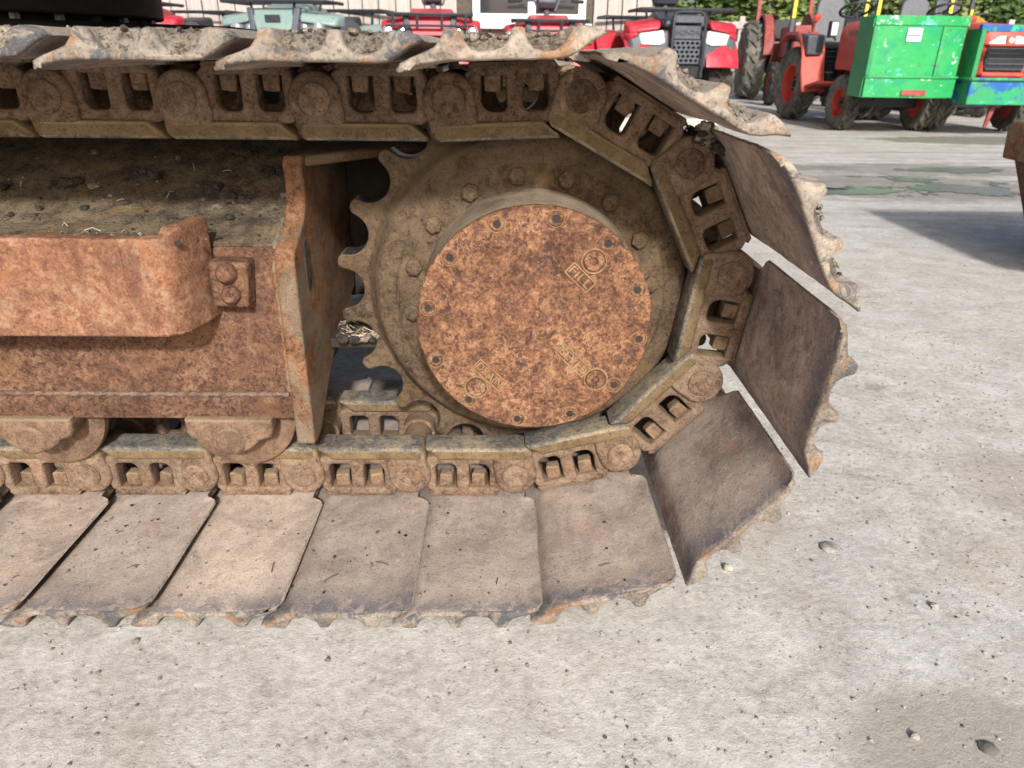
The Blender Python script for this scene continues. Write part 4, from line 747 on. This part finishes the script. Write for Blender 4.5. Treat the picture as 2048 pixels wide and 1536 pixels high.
# --- compact tractors; local frame: nose towards -Y, front axle at y 0, rear axle at y 1.55
def tractor(loc, rz, label, group=None, stay=True, badge=None, logo=None, grille=True):
    t = empty('compact_tractor', loc, rz); tag(t, label, 'tractor', group)
    for sd in (-1, 1):
        wheel(t, sd*0.47, 0, 0.31, 0.165, 0.17, 14, 0.028, 'rim_red', 'rubber_dusty', sd); wheel(t, sd*0.45, 1.55, 0.465, 0.255, 0.26, 15, 0.034, 'rim_red', 'rubber_dusty', sd)
    b = MB(); b.box((0, 0.0, 0.33), (0.80, 0.12, 0.13)); b.box((0, 0.45, 0.52), (0.30, 1.1, 0.34)); b.box((0, 1.45, 0.52), (0.42, 0.6, 0.40)); b.tube([(-0.45, 1.55, 0.465), (0.45, 1.55, 0.465)], 0.08); b.tube([(-0.2, -0.1, 0.4), (0.25, 0.6, 0.35)], 0.02); b.build('chassis', 'plastic_blk', t, bevel=0.015)
    b = MB()                                                    # bonnet
    def sec(y, hw, z0, z1, rd=0.09): return [(-hw, y, z0), (-hw*1.02, y, z1-rd*1.6), (-hw*0.93, y, z1-rd*0.6), (-hw*0.72, y, z1), (hw*0.72, y, z1), (hw*0.93, y, z1-rd*0.6), (hw*1.02, y, z1-rd*1.6), (hw, y, z0)]
    b.loft([sec(-0.40, 0.24, 0.66, 1.06), sec(-0.36, 0.275, 0.60, 1.12), sec(-0.1, 0.285, 0.62, 1.17), sec(0.45, 0.285, 0.66, 1.21), sec(0.80, 0.275, 0.66, 1.20)]); bn = b.build('bonnet', 'orange', t, ang=40, bevel=0.008)
    for sd in (-1, 1):
        me = curve_mesh([chaikin([(-0.02, 0.80), (0.22, 0.84), (0.24, 1.02), (0.02, 1.03)], 1)], 0.012, 0.003); b = MB(); b.mesh(me, Matrix.Rotation(pi/2, 4, 'Z') if False else Matrix(((0, sd, 0, sd*0.285), (1, 0, 0, 0), (0, 0, 1, 0), (0, 0, 0, 1)))); vn = b.build('side_vent', 'plastic_blk', bn)
        for zz in (0.86, 0.90, 0.94, 0.98): b = MB(); b.box((sd*0.302, 0.12, zz), (0.006, 0.19, 0.008)); b.build('louvre', 'plastic_gry', vn)
        b = MB(); b.box((sd*0.2925, 0.30, 1.075), (0.006, 0.52, 0.055)); b.build('decal', 'red_dark', bn)
        b = MB(); b.tube([(sd*0.20, 0.55, 0.62), (sd*0.31, 0.50, 0.55), (sd*0.30, 0.25, 0.45), (sd*0.22, 0.05, 0.40)], 0.012, 6); b.tube([(sd*0.18, 0.70, 0.66), (sd*0.27, 0.62, 0.60), (sd*0.24, 0.35, 0.50)], 0.009, 6); b.build('hose', 'plastic_blk', t)
        b = MB(); b.tube([(sd*0.30, 0.62, 0.52), (sd*0.42, 0.60, 0.56), (sd*0.44, 0.58, 0.62)], 0.010, 6); b.box((sd*0.44, 0.60, 0.63), (0.10, 0.05, 0.012)); b.build('pedal', 'plastic_blk', t)
        b = MB(); b.loft([[(sd*0.05, -0.425, 0.955), (sd*0.235, -0.405, 0.955), (sd*0.235, -0.34, 0.955), (sd*0.05, -0.37, 0.955)], [(sd*0.05, -0.41, 1.045), (sd*0.225, -0.385, 1.045), (sd*0.225, -0.33, 1.045), (sd*0.05, -0.36, 1.045)]]); b.build('headlight', 'lamp', t, bevel=0.012)
        b = MB()                                                # rear mudguard: top, inner skirt and foot plate
        pr = [(-0.62, 0.40), (-0.50, 0.62), (-0.44, 0.86), (-0.33, 1.02), (-0.18, 1.09), (0.22, 1.09), (0.36, 1.0)]
        rings = [[(sd*0.33, 1.55+y_, z_), (sd*0.33, 1.55+y_, z_+0.025), (sd*0.60, 1.55+y_, z_+0.018), (sd*0.61, 1.55+y_, z_-0.02)] for y_, z_ in pr]; b.loft(rings)
        b.prism([(1.55+y_, z_) for y_, z_ in pr]+[(1.85, 0.7), (1.55, 0.75), (1.2, 0.6), (1.05, 0.36)], 'X', sd*0.30, sd*0.325)
        b.loft([[(sd*0.24, 0.55, 0.50), (sd*0.56, 0.60, 0.50), (sd*0.56, 0.60, 0.53), (sd*0.24, 0.55, 0.53)], [(sd*0.24, 1.10, 0.44), (sd*0.58, 1.05, 0.42), (sd*0.58, 1.05, 0.45), (sd*0.24, 1.10, 0.47)]])
        b.build('mudguard', 'orange', t, ang=40)
        b = MB(); b.loft([[(sd*0.36, 1.06, 0.82), (sd*0.57, 1.04, 0.82), (sd*0.57, 1.20, 0.88), (sd*0.36, 1.22, 0.88)], [(sd*0.33, 1.06, 1.06), (sd*0.59, 1.02, 1.06), (sd*0.60, 1.62, 1.12), (sd*0.33, 1.62, 1.12)]]); cs = b.build('side_console', 'plastic_gry', t, bevel=0.02)
        b = MB(); b.tube([(sd*0.45, 1.25, 1.10), (sd*0.45, 1.20, 1.24)], 0.012, 6); b.lump((sd*0.45, 1.19, 1.27), 0.045, 1, 1.1); b.build('lever', 'rim_red', cs)
        if stay:
            b = MB(); b.box((sd*0.50, 1.88, 1.35), (0.06, 0.05, 1.6)); b.build('roll_bar_post', 'plastic_gry', t, bevel=0.008)
            b = MB(); b.box((sd*0.50, 1.85, 1.42), (0.045, 0.012, 0.26)); b.build('reflective_tape', 'yellow', t)
        b = MB(); b.tube([(sd*0.30, 0.86, 1.0), (sd*0.37, 0.84, 1.05)], 0.012, 6); b.box((sd*0.39, 0.80, 1.12), (0.09, 0.09, 0.19)); lp = b.build('side_lamp', 'plastic_blk', t, bevel=0.012)
        b = MB(); b.box((sd*0.39, 0.75, 1.125), (0.075, 0.02, 0.15)); b.build('lens', 'white', lp, bevel=0.008)
    b = MB(); b.loft([[(-0.22, -0.405, 0.67), (0.22, -0.405, 0.67), (0.22, -0.35, 0.67), (-0.22, -0.35, 0.67)], [(-0.245, -0.425, 0.80), (0.245, -0.425, 0.80), (0.24, -0.35, 0.80), (-0.24, -0.35, 0.80)], [(-0.235, -0.42, 0.935), (0.235, -0.42, 0.935), (0.235, -0.34, 0.935), (-0.235, -0.34, 0.935)]]); gr = b.build('grille', 'plastic_blk', t, bevel=0.01)
    for zz in (0.70, 0.755, 0.81, 0.865, 0.915): b = MB(); b.box((0, -0.427, zz), (0.43, 0.014, 0.012)); b.build('grille_bar', 'plastic_gry', gr)
    b = MB(); b.tube([(-0.255, -0.38, 0.95), (-0.24, -0.435, 0.95), (0.24, -0.435, 0.95), (0.255, -0.38, 0.95)], 0.014, 6); b.build('grille_trim', 'orange', t)
    b = MB(); b.tube([(-0.255, -0.36, 0.64), (-0.24, -0.42, 0.64), (0.24, -0.42, 0.64), (0.255, -0.36, 0.64)], 0.022, 6); b.tube([(-0.22, -0.40, 0.53), (0.22, -0.40, 0.53)], 0.02, 6)
    for sd in (-1, 1): b.tube([(sd*0.22, -0.40, 0.64), (sd*0.22, -0.40, 0.53)], 0.022, 6)
    b.build('grille_surround', 'orange', t)
    b = MB(); b.loft([[(-0.24, 0.80, 0.66), (0.24, 0.80, 0.66), (0.24, 0.80, 1.20), (-0.24, 0.80, 1.20)], [(-0.21, 0.98, 0.66), (0.21, 0.98, 0.66), (0.18, 0.98, 1.26), (-0.18, 0.98, 1.26)]]); b.build('dashboard', 'plastic_blk', t, bevel=0.02)
    b = MB(); cc = Vector((0, 1.10, 1.36)); ax = Vector((0, 0.45, 1)).normalized(); e1 = Vector((1, 0, 0)); e2 = ax.cross(e1)
    b.tube([cc+(e1*cos(2*pi*k/24)+e2*sin(2*pi*k/24))*0.19 for k in range(25)], 0.016, 8, cap=False); b.tube([cc, (0, 0.95, 1.14)], 0.02, 8)
    for k in range(3): b.tube([cc-ax*0.02, cc+(e1*cos(2*pi*k/3+0.5)+e2*sin(2*pi*k/3+0.5))*0.19], 0.010, 6)
    b.build('steering_wheel', 'plastic_blk', t)
    b = MB(); b.loft([[(-0.22, 1.38, 0.90), (0.22, 1.38, 0.90), (0.22, 1.38, 0.99), (-0.22, 1.38, 0.99)], [(-0.23, 1.80, 0.88), (0.23, 1.80, 0.88), (0.23, 1.80, 0.98), (-0.23, 1.80, 0.98)]])
    b.loft([[(-0.22, 1.74, 0.96), (0.22, 1.74, 0.96), (0.21, 1.84, 0.96), (-0.21, 1.84, 0.96)], [(-0.23, 1.80, 1.20), (0.23, 1.80, 1.20), (0.22, 1.90, 1.20), (-0.22, 1.90, 1.20)], [(-0.19, 1.84, 1.50), (0.19, 1.84, 1.50), (0.17, 1.92, 1.52), (-0.17, 1.92, 1.52)], [(-0.10, 1.87, 1.57), (0.10, 1.87, 1.57), (0.09, 1.92, 1.58), (-0.09, 1.92, 1.58)]]); b.build('seat', 'seat', t, bevel=0.035, seg=3)
    b = MB(); b.box((0, 1.50, 0.78), (0.36, 0.40, 0.20))
    for k in range(5): b.box((0, 1.34, 0.62+k*0.06), (0.42, 0.10, 0.035))
    b.build('seat_base', 'plastic_blk', t, bevel=0.012)
    if badge:
        me = text_mesh(badge, 0.085, 0.004); b = MB(); b.mesh(me, Matrix(((0, 0, -1, -0.2965), (-1, 0, 0, 0.12), (0, 1, 0, 1.075), (0, 0, 0, 1)))); b.build('lettering', 'white', bn)
    if logo:
        b = MB(); b.lathe([(0.020, 0), (0.024, -0.004), (0.029, -0.004), (0.030, 0.002)], (0, -0.428, 1.0), 'Y', 28); me = text_mesh('K', 0.04, 0.004); b.mesh(me, Matrix(((1, 0, 0, 0), (0, 0, -1, -0.43), (0, 1, 0, 1.0), (0, 0, 0, 1)))); b.build('emblem', 'white', bn)
        b = MB(); b.box((0, -0.395, 1.0), (0.09, 0.06, 0.09)); b.build('emblem_base', 'orange', bn, bevel=0.008)
    return t
tractor((4.56, 8.10, 0), R(1.5), 'orange-red compact tractor with red wheels and black seat behind green steel box', 'compact tractors parked at the yard edge', badge=None)
tractor((5.70, 8.15, 0), R(0), 'orange-red compact tractor with striped grille behind the blue and green frame', 'compact tractors parked at the yard edge', badge='BN', logo=True)
tractor((7.6, 10.4, 0), R(8), 'orange-red compact tractor at the back on the far right', 'compact tractors parked at the yard edge')

# --- green steel box carried in front of the first tractor
gb = empty('steel_box', (4.45, 7.50, 0), R(-3)); tag(gb, 'chipped bright green steel box on front of orange-red tractor', 'steel box')
b = MB(); plan = [(-0.49, -0.20), (0.24, -0.22), (0.55, -0.08), (0.55, 0.20), (-0.49, 0.20)]
def insetp(pl, k): cx = sum(a for a, c in pl)/len(pl); cy = sum(c for a, c in pl)/len(pl); return [(cx+(a-cx)*k, cy+(c-cy)*k) for a, c in pl]
b.prism(insetp(plan, 0.965), 'Z', 0.42, 1.20); b.build('body', 'greenbox', gb, bevel=0.006)
b = MB(); b.prism(insetp(plan, 1.012), 'Z', 1.115, 1.215); b.build('top_rim', 'greenbox', gb, bevel=0.01)
b = MB(); b.prism(insetp(plan, 0.992), 'Z', 0.405, 0.60); b.build('lower_panel', 'greenbox', gb, bevel=0.008)
b = MB(); b.prism(insetp(plan, 1.03), 'Z', 0.602, 0.63); b.build('rib', 'greenbox', gb, bevel=0.008)
for x_ in (-0.485, 0.235):
    b = MB(); b.box((x_, -0.205, 0.87), (0.045, 0.05, 0.485)); b.build('post', 'greenbox' if x_ > 0 else 'greenbox_dark', gb, bevel=0.006)
b = MB(); b.box((-0.504, 0.0, 0.80), (0.012, 0.38, 0.78)); b.build('side_panel', 'greenbox_dark', gb, bevel=0.003)
b = MB(); b.box((-0.07, -0.2155, 1.03), (0.15, 0.004, 0.13)); st = b.build('sticker', 'white', gb)
b = MB(); b.box((-0.07, -0.2185, 1.025), (0.14, 0.003, 0.012)); b.box((-0.07, -0.2185, 0.985), (0.02, 0.003, 0.012)); b.build('print', 'ink', st)
b = MB(); b.box((0.05, -0.2255, 0.46), (0.26, 0.006, 0.06)); b.build('rust_plate', 'red_dark', gb, bevel=0.002)
b = MB(); b.box((-0.08, 0.26, 0.52), (0.08, 0.14, 0.10)); b.box((0.25, 0.26, 0.52), (0.08, 0.14, 0.10)); b.build('bracket', 'plastic_blk', gb)
# --- blue and green frame in front of the second tractor
fr = empty('carry_frame', (5.62, 7.42, 0), R(0)); tag(fr, 'blue carrying frame with flaking green paint before the striped grille', 'carrier')
b = MB(); b.box((0, 0, 0.47), (1.06, 0.30, 0.25)); b.build('lower_panel', 'bluebox', fr, bevel=0.008)
b = MB(); b.tube([(-0.55, -0.165, 0.605), (0.55, -0.165, 0.605)], 0.018, 8); b.tube([(-0.545, -0.165, 0.605), (-0.545, 0.17, 0.605)], 0.018, 8); b.build('rail', 'bluebox', fr)
for x_ in (-0.515, 0.515):
    b = MB(); b.box((x_, 0, 0.85), (0.05, 0.28, 0.50)); b.build('post', 'greenbox_dark', fr, bevel=0.006)
b = MB(); b.box((0, -0.10, 1.105), (1.09, 0.06, 0.07)); b.build('top_bar', 'bluebox', fr, bevel=0.006)
for sd in (-1, 1):
    b = MB(); b.box((sd*0.25, 0.22, 0.42), (0.07, 0.22, 0.08)); b.build('bracket', 'plastic_blk', fr)
b = MB(); b.tube([(-0.12, 0.0, 0.36), (-0.16, 0.0, 0.10)], [0.035, 0.02], 6); b.build('prop_leg', 'red_dark', fr)

# --- old red tractor with one tall rear wheel in view
ot = empty('old_tractor', (5.60, 14.6, 0), R(-9)); tag(ot, 'faded dark red old tractor with tall ribbed rear tyre by the hedge', 'tractor')
wheel(ot, -0.62, 0, 0.72, 0.36, 0.40, 16, 0.055, 'red_dark', 'rubber_dusty', -1); wheel(ot, 0.62, 0, 0.72, 0.36, 0.40, 16, 0.055, 'red_dark', 'rubber_dusty', 1)
b = MB(); b.box((0, -0.5, 0.85), (0.36, 2.2, 0.40)); b.box((0, -1.3, 1.05), (0.46, 1.3, 0.5)); b.build('body', 'red_dark', ot, bevel=0.03)
for sd in (-1, 1):
    b = MB(); pr = [(0.84*cos(R(q)), 0.72+0.84*sin(R(q))) for q in range(10, 171, 16)]
    b.loft([[(sd*0.34, y_, z_-0.03), (sd*0.34, y_, z_), (sd*0.50, y_, z_), (sd*0.52, y_, z_-0.04)] for y_, z_ in pr]); b.prism(pr+[(-0.5, 0.5), (0.5, 0.5)], 'X', sd*0.34, sd*0.36); b.build('mudguard', 'red_dark', ot, ang=40)
    wheel(ot, sd*0.50, -2.0, 0.36, 0.2, 0.16, 12, 0.02, 'red_dark', 'rubber', sd)
    b = MB(); b.box((sd*0.50, 0.55, 1.55), (0.07, 0.07, 1.7)); b.build('roll_bar_post', 'red_dark', ot)
b = MB(); b.box((0, 0.1, 1.15), (0.45, 0.42, 0.08)); b.box((0, 0.30, 1.32), (0.42, 0.06, 0.30)); b.build('seat', 'plastic_blk', ot, bevel=0.02)
# --- machine with mustard back behind the second tractor
mm = empty('ride_on_mower', (7.15, 11.2, 0), R(4)); tag(mm, 'ride-on machine with mustard yellow hood behind the second compact tractor', 'mower')
b = MB(); pts = arc(0, 0.95, 0.46, 0, 180, 14); b.prism([(a, c_) for a, c_ in pts], 'Y', -0.1, 0.25); b.build('hood', 'mustard', mm, bevel=0.02)
b = MB(); b.box((0, 0.1, 0.62), (0.8, 1.3, 0.55)); b.build('body', 'plastic_blk', mm, bevel=0.03)
b = MB(); b.loft([[(-0.22, 0.5, 1.0), (0.22, 0.5, 1.0), (0.22, 0.62, 1.0), (-0.22, 0.62, 1.0)], [(-0.20, 0.56, 1.65), (0.20, 0.56, 1.65), (0.18, 0.66, 1.65), (-0.18, 0.66, 1.65)]]); b.build('seat', 'seat', mm, bevel=0.03)
for sd in (-1, 1):
    for y_ in (-0.45, 0.65): wheel(mm, sd*0.45, y_, 0.30, 0.15, 0.2, 12, 0.02, 'mustard', 'rubber', sd)

# --- digger bucket on the right
bu = empty('digger_bucket', (2.70, 1.62, 0), R(0)); tag(bu, 'rusty steel digger bucket with thick lip at the right edge', 'bucket')
def ringb(hx_, hy_, z, t=0.0): return [(-hx_+t, -hy_+t, z), (hx_-t, -hy_+t, z), (hx_-t, hy_-t, z), (-hx_+t, hy_-t, z)]
b = MB(); b.loft([ringb(0.30, 0.30, 0.0), ringb(0.36, 0.40, 0.10), ringb(0.455, 0.49, 0.42), ringb(0.47, 0.505, 0.55), ringb(0.47, 0.505, 0.55, 0.025), ringb(0.455, 0.49, 0.42, 0.03), ringb(0.36, 0.40, 0.12, 0.03), ringb(0.30, 0.30, 0.03, 0.02)]); b.build('shell', 'frame', bu, bevel=0.012)
b = MB(); b.loft([ringb(0.486, 0.52, 0.41), ringb(0.492, 0.526, 0.53), ringb(0.480, 0.515, 0.57), ringb(0.480, 0.515, 0.57, 0.035), ringb(0.486, 0.52, 0.41, 0.015)]); b.build('lip', 'endplate', bu, bevel=0.012, seg=3)
for x_ in (-0.3, -0.1, 0.1, 0.3): b = MB(); b.loft([[(x_-0.04, -0.50, 0.50), (x_+0.04, -0.50, 0.50), (x_+0.04, -0.50, 0.56), (x_-0.04, -0.50, 0.56)], [(x_-0.02, -0.66, 0.56), (x_+0.02, -0.66, 0.56), (x_+0.02, -0.66, 0.58), (x_-0.02, -0.66, 0.58)]]); b.build('tooth', 'steel', bu)

# --- fence, hedge
fe = empty('rail_fence', (4.5, 16.6, 0)); tag(fe, 'pale timber rail fence in front of the hedge', 'fence')
for z in (0.55, 1.02, 1.42): b = MB(); b.box((2.5, 0, z), (16, 0.05, 0.14)); b.build('rail', 'timber', fe)
for k in range(9): b = MB(); b.box((-5.2+2*k, 0.06, 0.8), (0.12, 0.1, 1.6)); b.build('post', 'timber', fe)
def bush(loc, rx, ry, rz_, n, seed, label, mat, trunk=True):
    t = empty('hedge_tree', loc); tag(t, label, 'tree', 'leafy trees along the yard edge'); r = random.Random(seed)
    b = MB(); lim = []
    b.tube([(0, 0, 0), (0.05, 0.02, rz_*0.5), (0.0, 0.1, rz_*1.1)], [0.12, 0.09, 0.05], 8)
    cl = []
    for k in range(16):
        a = r.uniform(0, 2*pi); q = Vector((cos(a)*rx*r.uniform(0.3, 0.85), sin(a)*ry*r.uniform(0.3, 0.85), rz_*r.uniform(0.25, 1.7))); cl.append((q, r.uniform(0.35, 0.75)))
        b.tube([(0, 0, rz_*0.35), q*0.6+Vector((0, 0, rz_*0.1)), q], [0.05, 0.03, 0.012], 5)
    b.build('trunk', 'bark', t)
    f = MB()
    for k in range(n):
        c_, rad = r.choice(cl); d = Vector((r.gauss(0, 1), r.gauss(0, 1), r.gauss(0, 1))).normalized(); p_ = c_+d*rad*r.uniform(0.45, 1.05)**0.6
        if p_.z < 0.05: continue
        nn = (d+Vector((r.uniform(-1, 1), r.uniform(-1, 1), r.uniform(-0.3, 1)))*0.8).normalized(); a = nn.cross(Vector((0, 0, 1)) if abs(nn.z) < 0.9 else Vector((1, 0, 0))).normalized(); bb = nn.cross(a); l = r.uniform(0.05, 0.11); w_ = l*0.5
        f.add([p_-a*l, p_+bb*w_+nn*0.01, p_+a*l, p_-bb*w_+nn*0.01], [(0, 1, 2, 3)])
    f.build('crown', mat, t, smooth=False); return t
LB = ['dense green tree left of the old tractor roll bar', 'light green bushy tree behind the old tractor', 'dark green tree behind the first compact tractor', 'green tree seen over the green steel box', 'green tree behind the second compact tractor', 'green tree at the far right behind the machines', 'green tree beside the end of the timber shed']
for k, (x_, y_, m_) in enumerate(((4.9, 19.0, 'leaf'), (6.7, 18.6, 'leaf2'), (8.6, 19.2, 'leaf'), (10.6, 18.8, 'leaf2'), (12.6, 19.3, 'leaf'), (14.8, 18.8, 'leaf2'), (3.3, 18.6, 'leaf2'))):
    bush((x_, y_, 0), 1.3, 0.8, 1.7, 5200, 40+k, LB[k], m_)

# ------------------------------------------------------------------ soil, stones and litter
def inst(name, me, lab, cat, loc, rot=(0, 0, 0), grp=None):
    o = link(name, me, None, ang=50); o.location = loc; o.rotation_euler = rot; tag(o, lab, cat, grp); return o
rg_ = random.Random(21)
gr = MB()
for k in range(11000):
    u = rg_.random()
    if u < 0.75: x = rg_.uniform(-0.8, 1.5); y = rg_.uniform(-0.62, 1.0)
    else: x = rg_.uniform(-0.2, 4.5); y = rg_.uniform(0.2, 5.5)
    if y > -0.31 and x < 0.25 and rg_.random() < 0.5: continue
    if rg_.random() > 0.35+0.65*max(0, min(1, 0.5+1.4*mnoise.noise(Vector((x*2.3, y*2.3, 3))))+(0.25 if x > 0.35 else 0)): continue
    r_ = 0.0009+0.0027*rg_.random()**4+(0.0012 if y > 1 else 0)
    gr.lump((x, y, r_*0.35), r_, rg_.uniform(0, 50), 0.75, rg_.choice((0, 0, 0, 1)), 0 if r_ < 0.003 else 1)
GRV = gr.build('gravel', ['stone', 'soil', 'soil_dark'], smooth=False); tag(GRV, 'fine gravel and grit scattered over the concrete', 'gravel', kind='stuff')
for lab, (x, y), r_, sq, m_, sd in (('flat pale stone on the concrete right of the tilted shoe', (0.597, -0.108), 0.017, 0.3, 'stone', 3), ('small dark stone at the bottom right corner on damp patch', (0.632, -0.522), 0.012, 0.3, 'rubber_dusty', 8), ('round grey stone below the lowest hanging shoe', (0.395, -0.165), 0.0085, 0.8, 'stone', 5), ('dark pebble beside a sandy patch at lower right', (0.705, -0.26), 0.007, 0.8, 'stone', 11), ('pale pebble on the damp patch beside dark stone', (0.545, -0.505), 0.0055, 0.9, 'stone', 14), ('dark pebble in front of the fourth hanging shoe', (-0.25, -0.372), 0.004, 0.9, 'soil', 17), ('white chip of stone near the left shoe claws', (-0.545, -0.335), 0.006, 0.6, 'stone', 19)):
    b = MB(); b.lump((0, 0, 0), r_, sd, sq, 0, 2); o = b.build('stone', m_, loc=(x, y, r_*sq*0.55)); tag(o, lab, 'stone', 'loose stones on the concrete')
# soil caked in the upper shoes and lying on the frame
cl = MB()
def clods(cx, cy, cz, sx, sy, n, r0, r1, slope=0.0, mi=(0, 0, 1)):
    for k in range(n):
        x = cx+rg_.uniform(-sx, sx); y = cy+rg_.uniform(-sy, sy); r_ = r0+(r1-r0)*rg_.random()**2.5
        cl.lump((x, y, cz+slope*(y-cy)+r_*0.25), r_, rg_.uniform(0, 90), 0.75, rg_.choice(mi), 1)
for k, lv in ((13, 0.080), (14, 0.0875), (15, 0.0875), (16, 0.0875), (17, 0.0875), (12, 0.079), (11, 0.0775)):
    A, B = Vector(PINS[k]), Vector(PINS[k+1]); e = (B-A).normalized(); nn = Vector((e.y, -e.x))
    for q in range(170 if k == 13 else 110):
        uu = rg_.choice((0.074, 0.140))+rg_.gauss(0, 0.013); y = -0.285+0.26*rg_.random()**1.4; r_ = 0.0012+(0.0062 if k == 13 else 0.0038)*rg_.random()**3; p_ = A+e*uu+nn*(lv-0.001+r_*0.2)
        cl.lump((p_.x, y, p_.y), r_, rg_.uniform(0, 90), 0.85, rg_.choice((0, 0, 0, 1)), 1)
for k in range(150):
    x = rg_.uniform(-1.1, -0.36); y = rg_.uniform(-0.03, 0.22); r_ = 0.002+0.009*rg_.random()**4; cl.lump((x, y, topz(x, y)+0.005+r_*0.2), r_, rg_.uniform(0, 90), 0.6, rg_.choice((0, 1, 1)), 1)
for c_ in ((-0.50, 0.10), (-0.62, 0.14), (-0.44, 0.07), (-0.75, 0.11), (-0.40, 0.15), (-0.86, 0.10)): clods(c_[0], c_[1], topz(*c_)+0.006, 0.022, 0.012, 40, 0.002, 0.011, 0.42, (1, 1, 1))
clods(-0.56, -0.09, 0.556, 0.13, 0.05, 60, 0.0015, 0.006, 0, (0, 0, 1))
for q in range(170):                                       # mud and straw jammed above the pin at the top right
    t = rg_.random(); cl.lump((0.305+0.040*t+rg_.gauss(0, 0.006), -0.022+rg_.random()*0.11, 0.702-0.020*t+rg_.gauss(0, 0.007)), 0.004+0.009*rg_.random()**2, rg_.uniform(0, 90), 0.8, rg_.choice((0, 1, 1)), 1)
clods(-0.268, 0.13, 0.325, 0.035, 0.05, 160, 0.003, 0.013, 0, (1, 1, 0))
for k in range(330):                                       # crumbs on the lower shoes
    x = rg_.uniform(-0.95, 0.22); y = -0.29+0.28*rg_.random(); r_ = 0.0009+0.0026*rg_.random()**4; cl.lump((x, y, 0.0305+r_*0.3+max(0, x-0.05)*0.25), r_, rg_.uniform(0, 90), 0.7, rg_.choice((0, 0, 1)), 0)
SO = cl.build('soil_clods', ['soil', 'soil_dark'], smooth=False); tag(SO, 'dry crumbled soil caked on the track and frame', 'soil', kind='stuff')
tw = MB()
for k in range(34):
    x = rg_.uniform(-0.95, -0.36); y = rg_.uniform(-0.13, 0.18); z = (0.560 if y < -0.04 else topz(x, y)+0.008); a = rg_.uniform(0, pi); l = rg_.uniform(0.005, 0.016); m_ = Vector((cos(a), sin(a), 0.42*sin(a) if y > -0.04 else 0))*l
    p_ = Vector((x, y, z)); tw.tube([p_-m_, p_+Vector((0, 0, rg_.uniform(0.001, 0.006))), p_+m_], 0.0007, 4, rg_.choice((0, 1)))
for k in range(46):
    x = rg_.uniform(-0.30, -0.235); y = rg_.uniform(0.08, 0.18); a = rg_.uniform(0, pi); l = rg_.uniform(0.006, 0.02); p_ = Vector((x, y, 0.335)); m_ = Vector((cos(a), sin(a), rg_.uniform(-0.3, 0.5)))*l
    tw.tube([p_-m_, p_, p_+m_], 0.0008, 4, rg_.choice((0, 1)))
for k in range(15):
    x = rg_.uniform(-0.9, 0.2); y = rg_.uniform(-0.28, -0.03); a = rg_.uniform(0, pi); l = rg_.uniform(0.004, 0.014); p_ = Vector((x, y, 0.0315+max(0, x-0.05)*0.25)); m_ = Vector((cos(a), sin(a), 0))*l
    tw.tube([p_-m_, p_+Vector((0, 0, 0.002)), p_+m_], 0.0007, 4, rg_.choice((0, 0, 1)))
TW = tw.build('twigs', ['twig', 'straw'], smooth=False); tag(TW, 'short twigs and straw bits lying on the frame and shoes', 'twigs', kind='stuff')
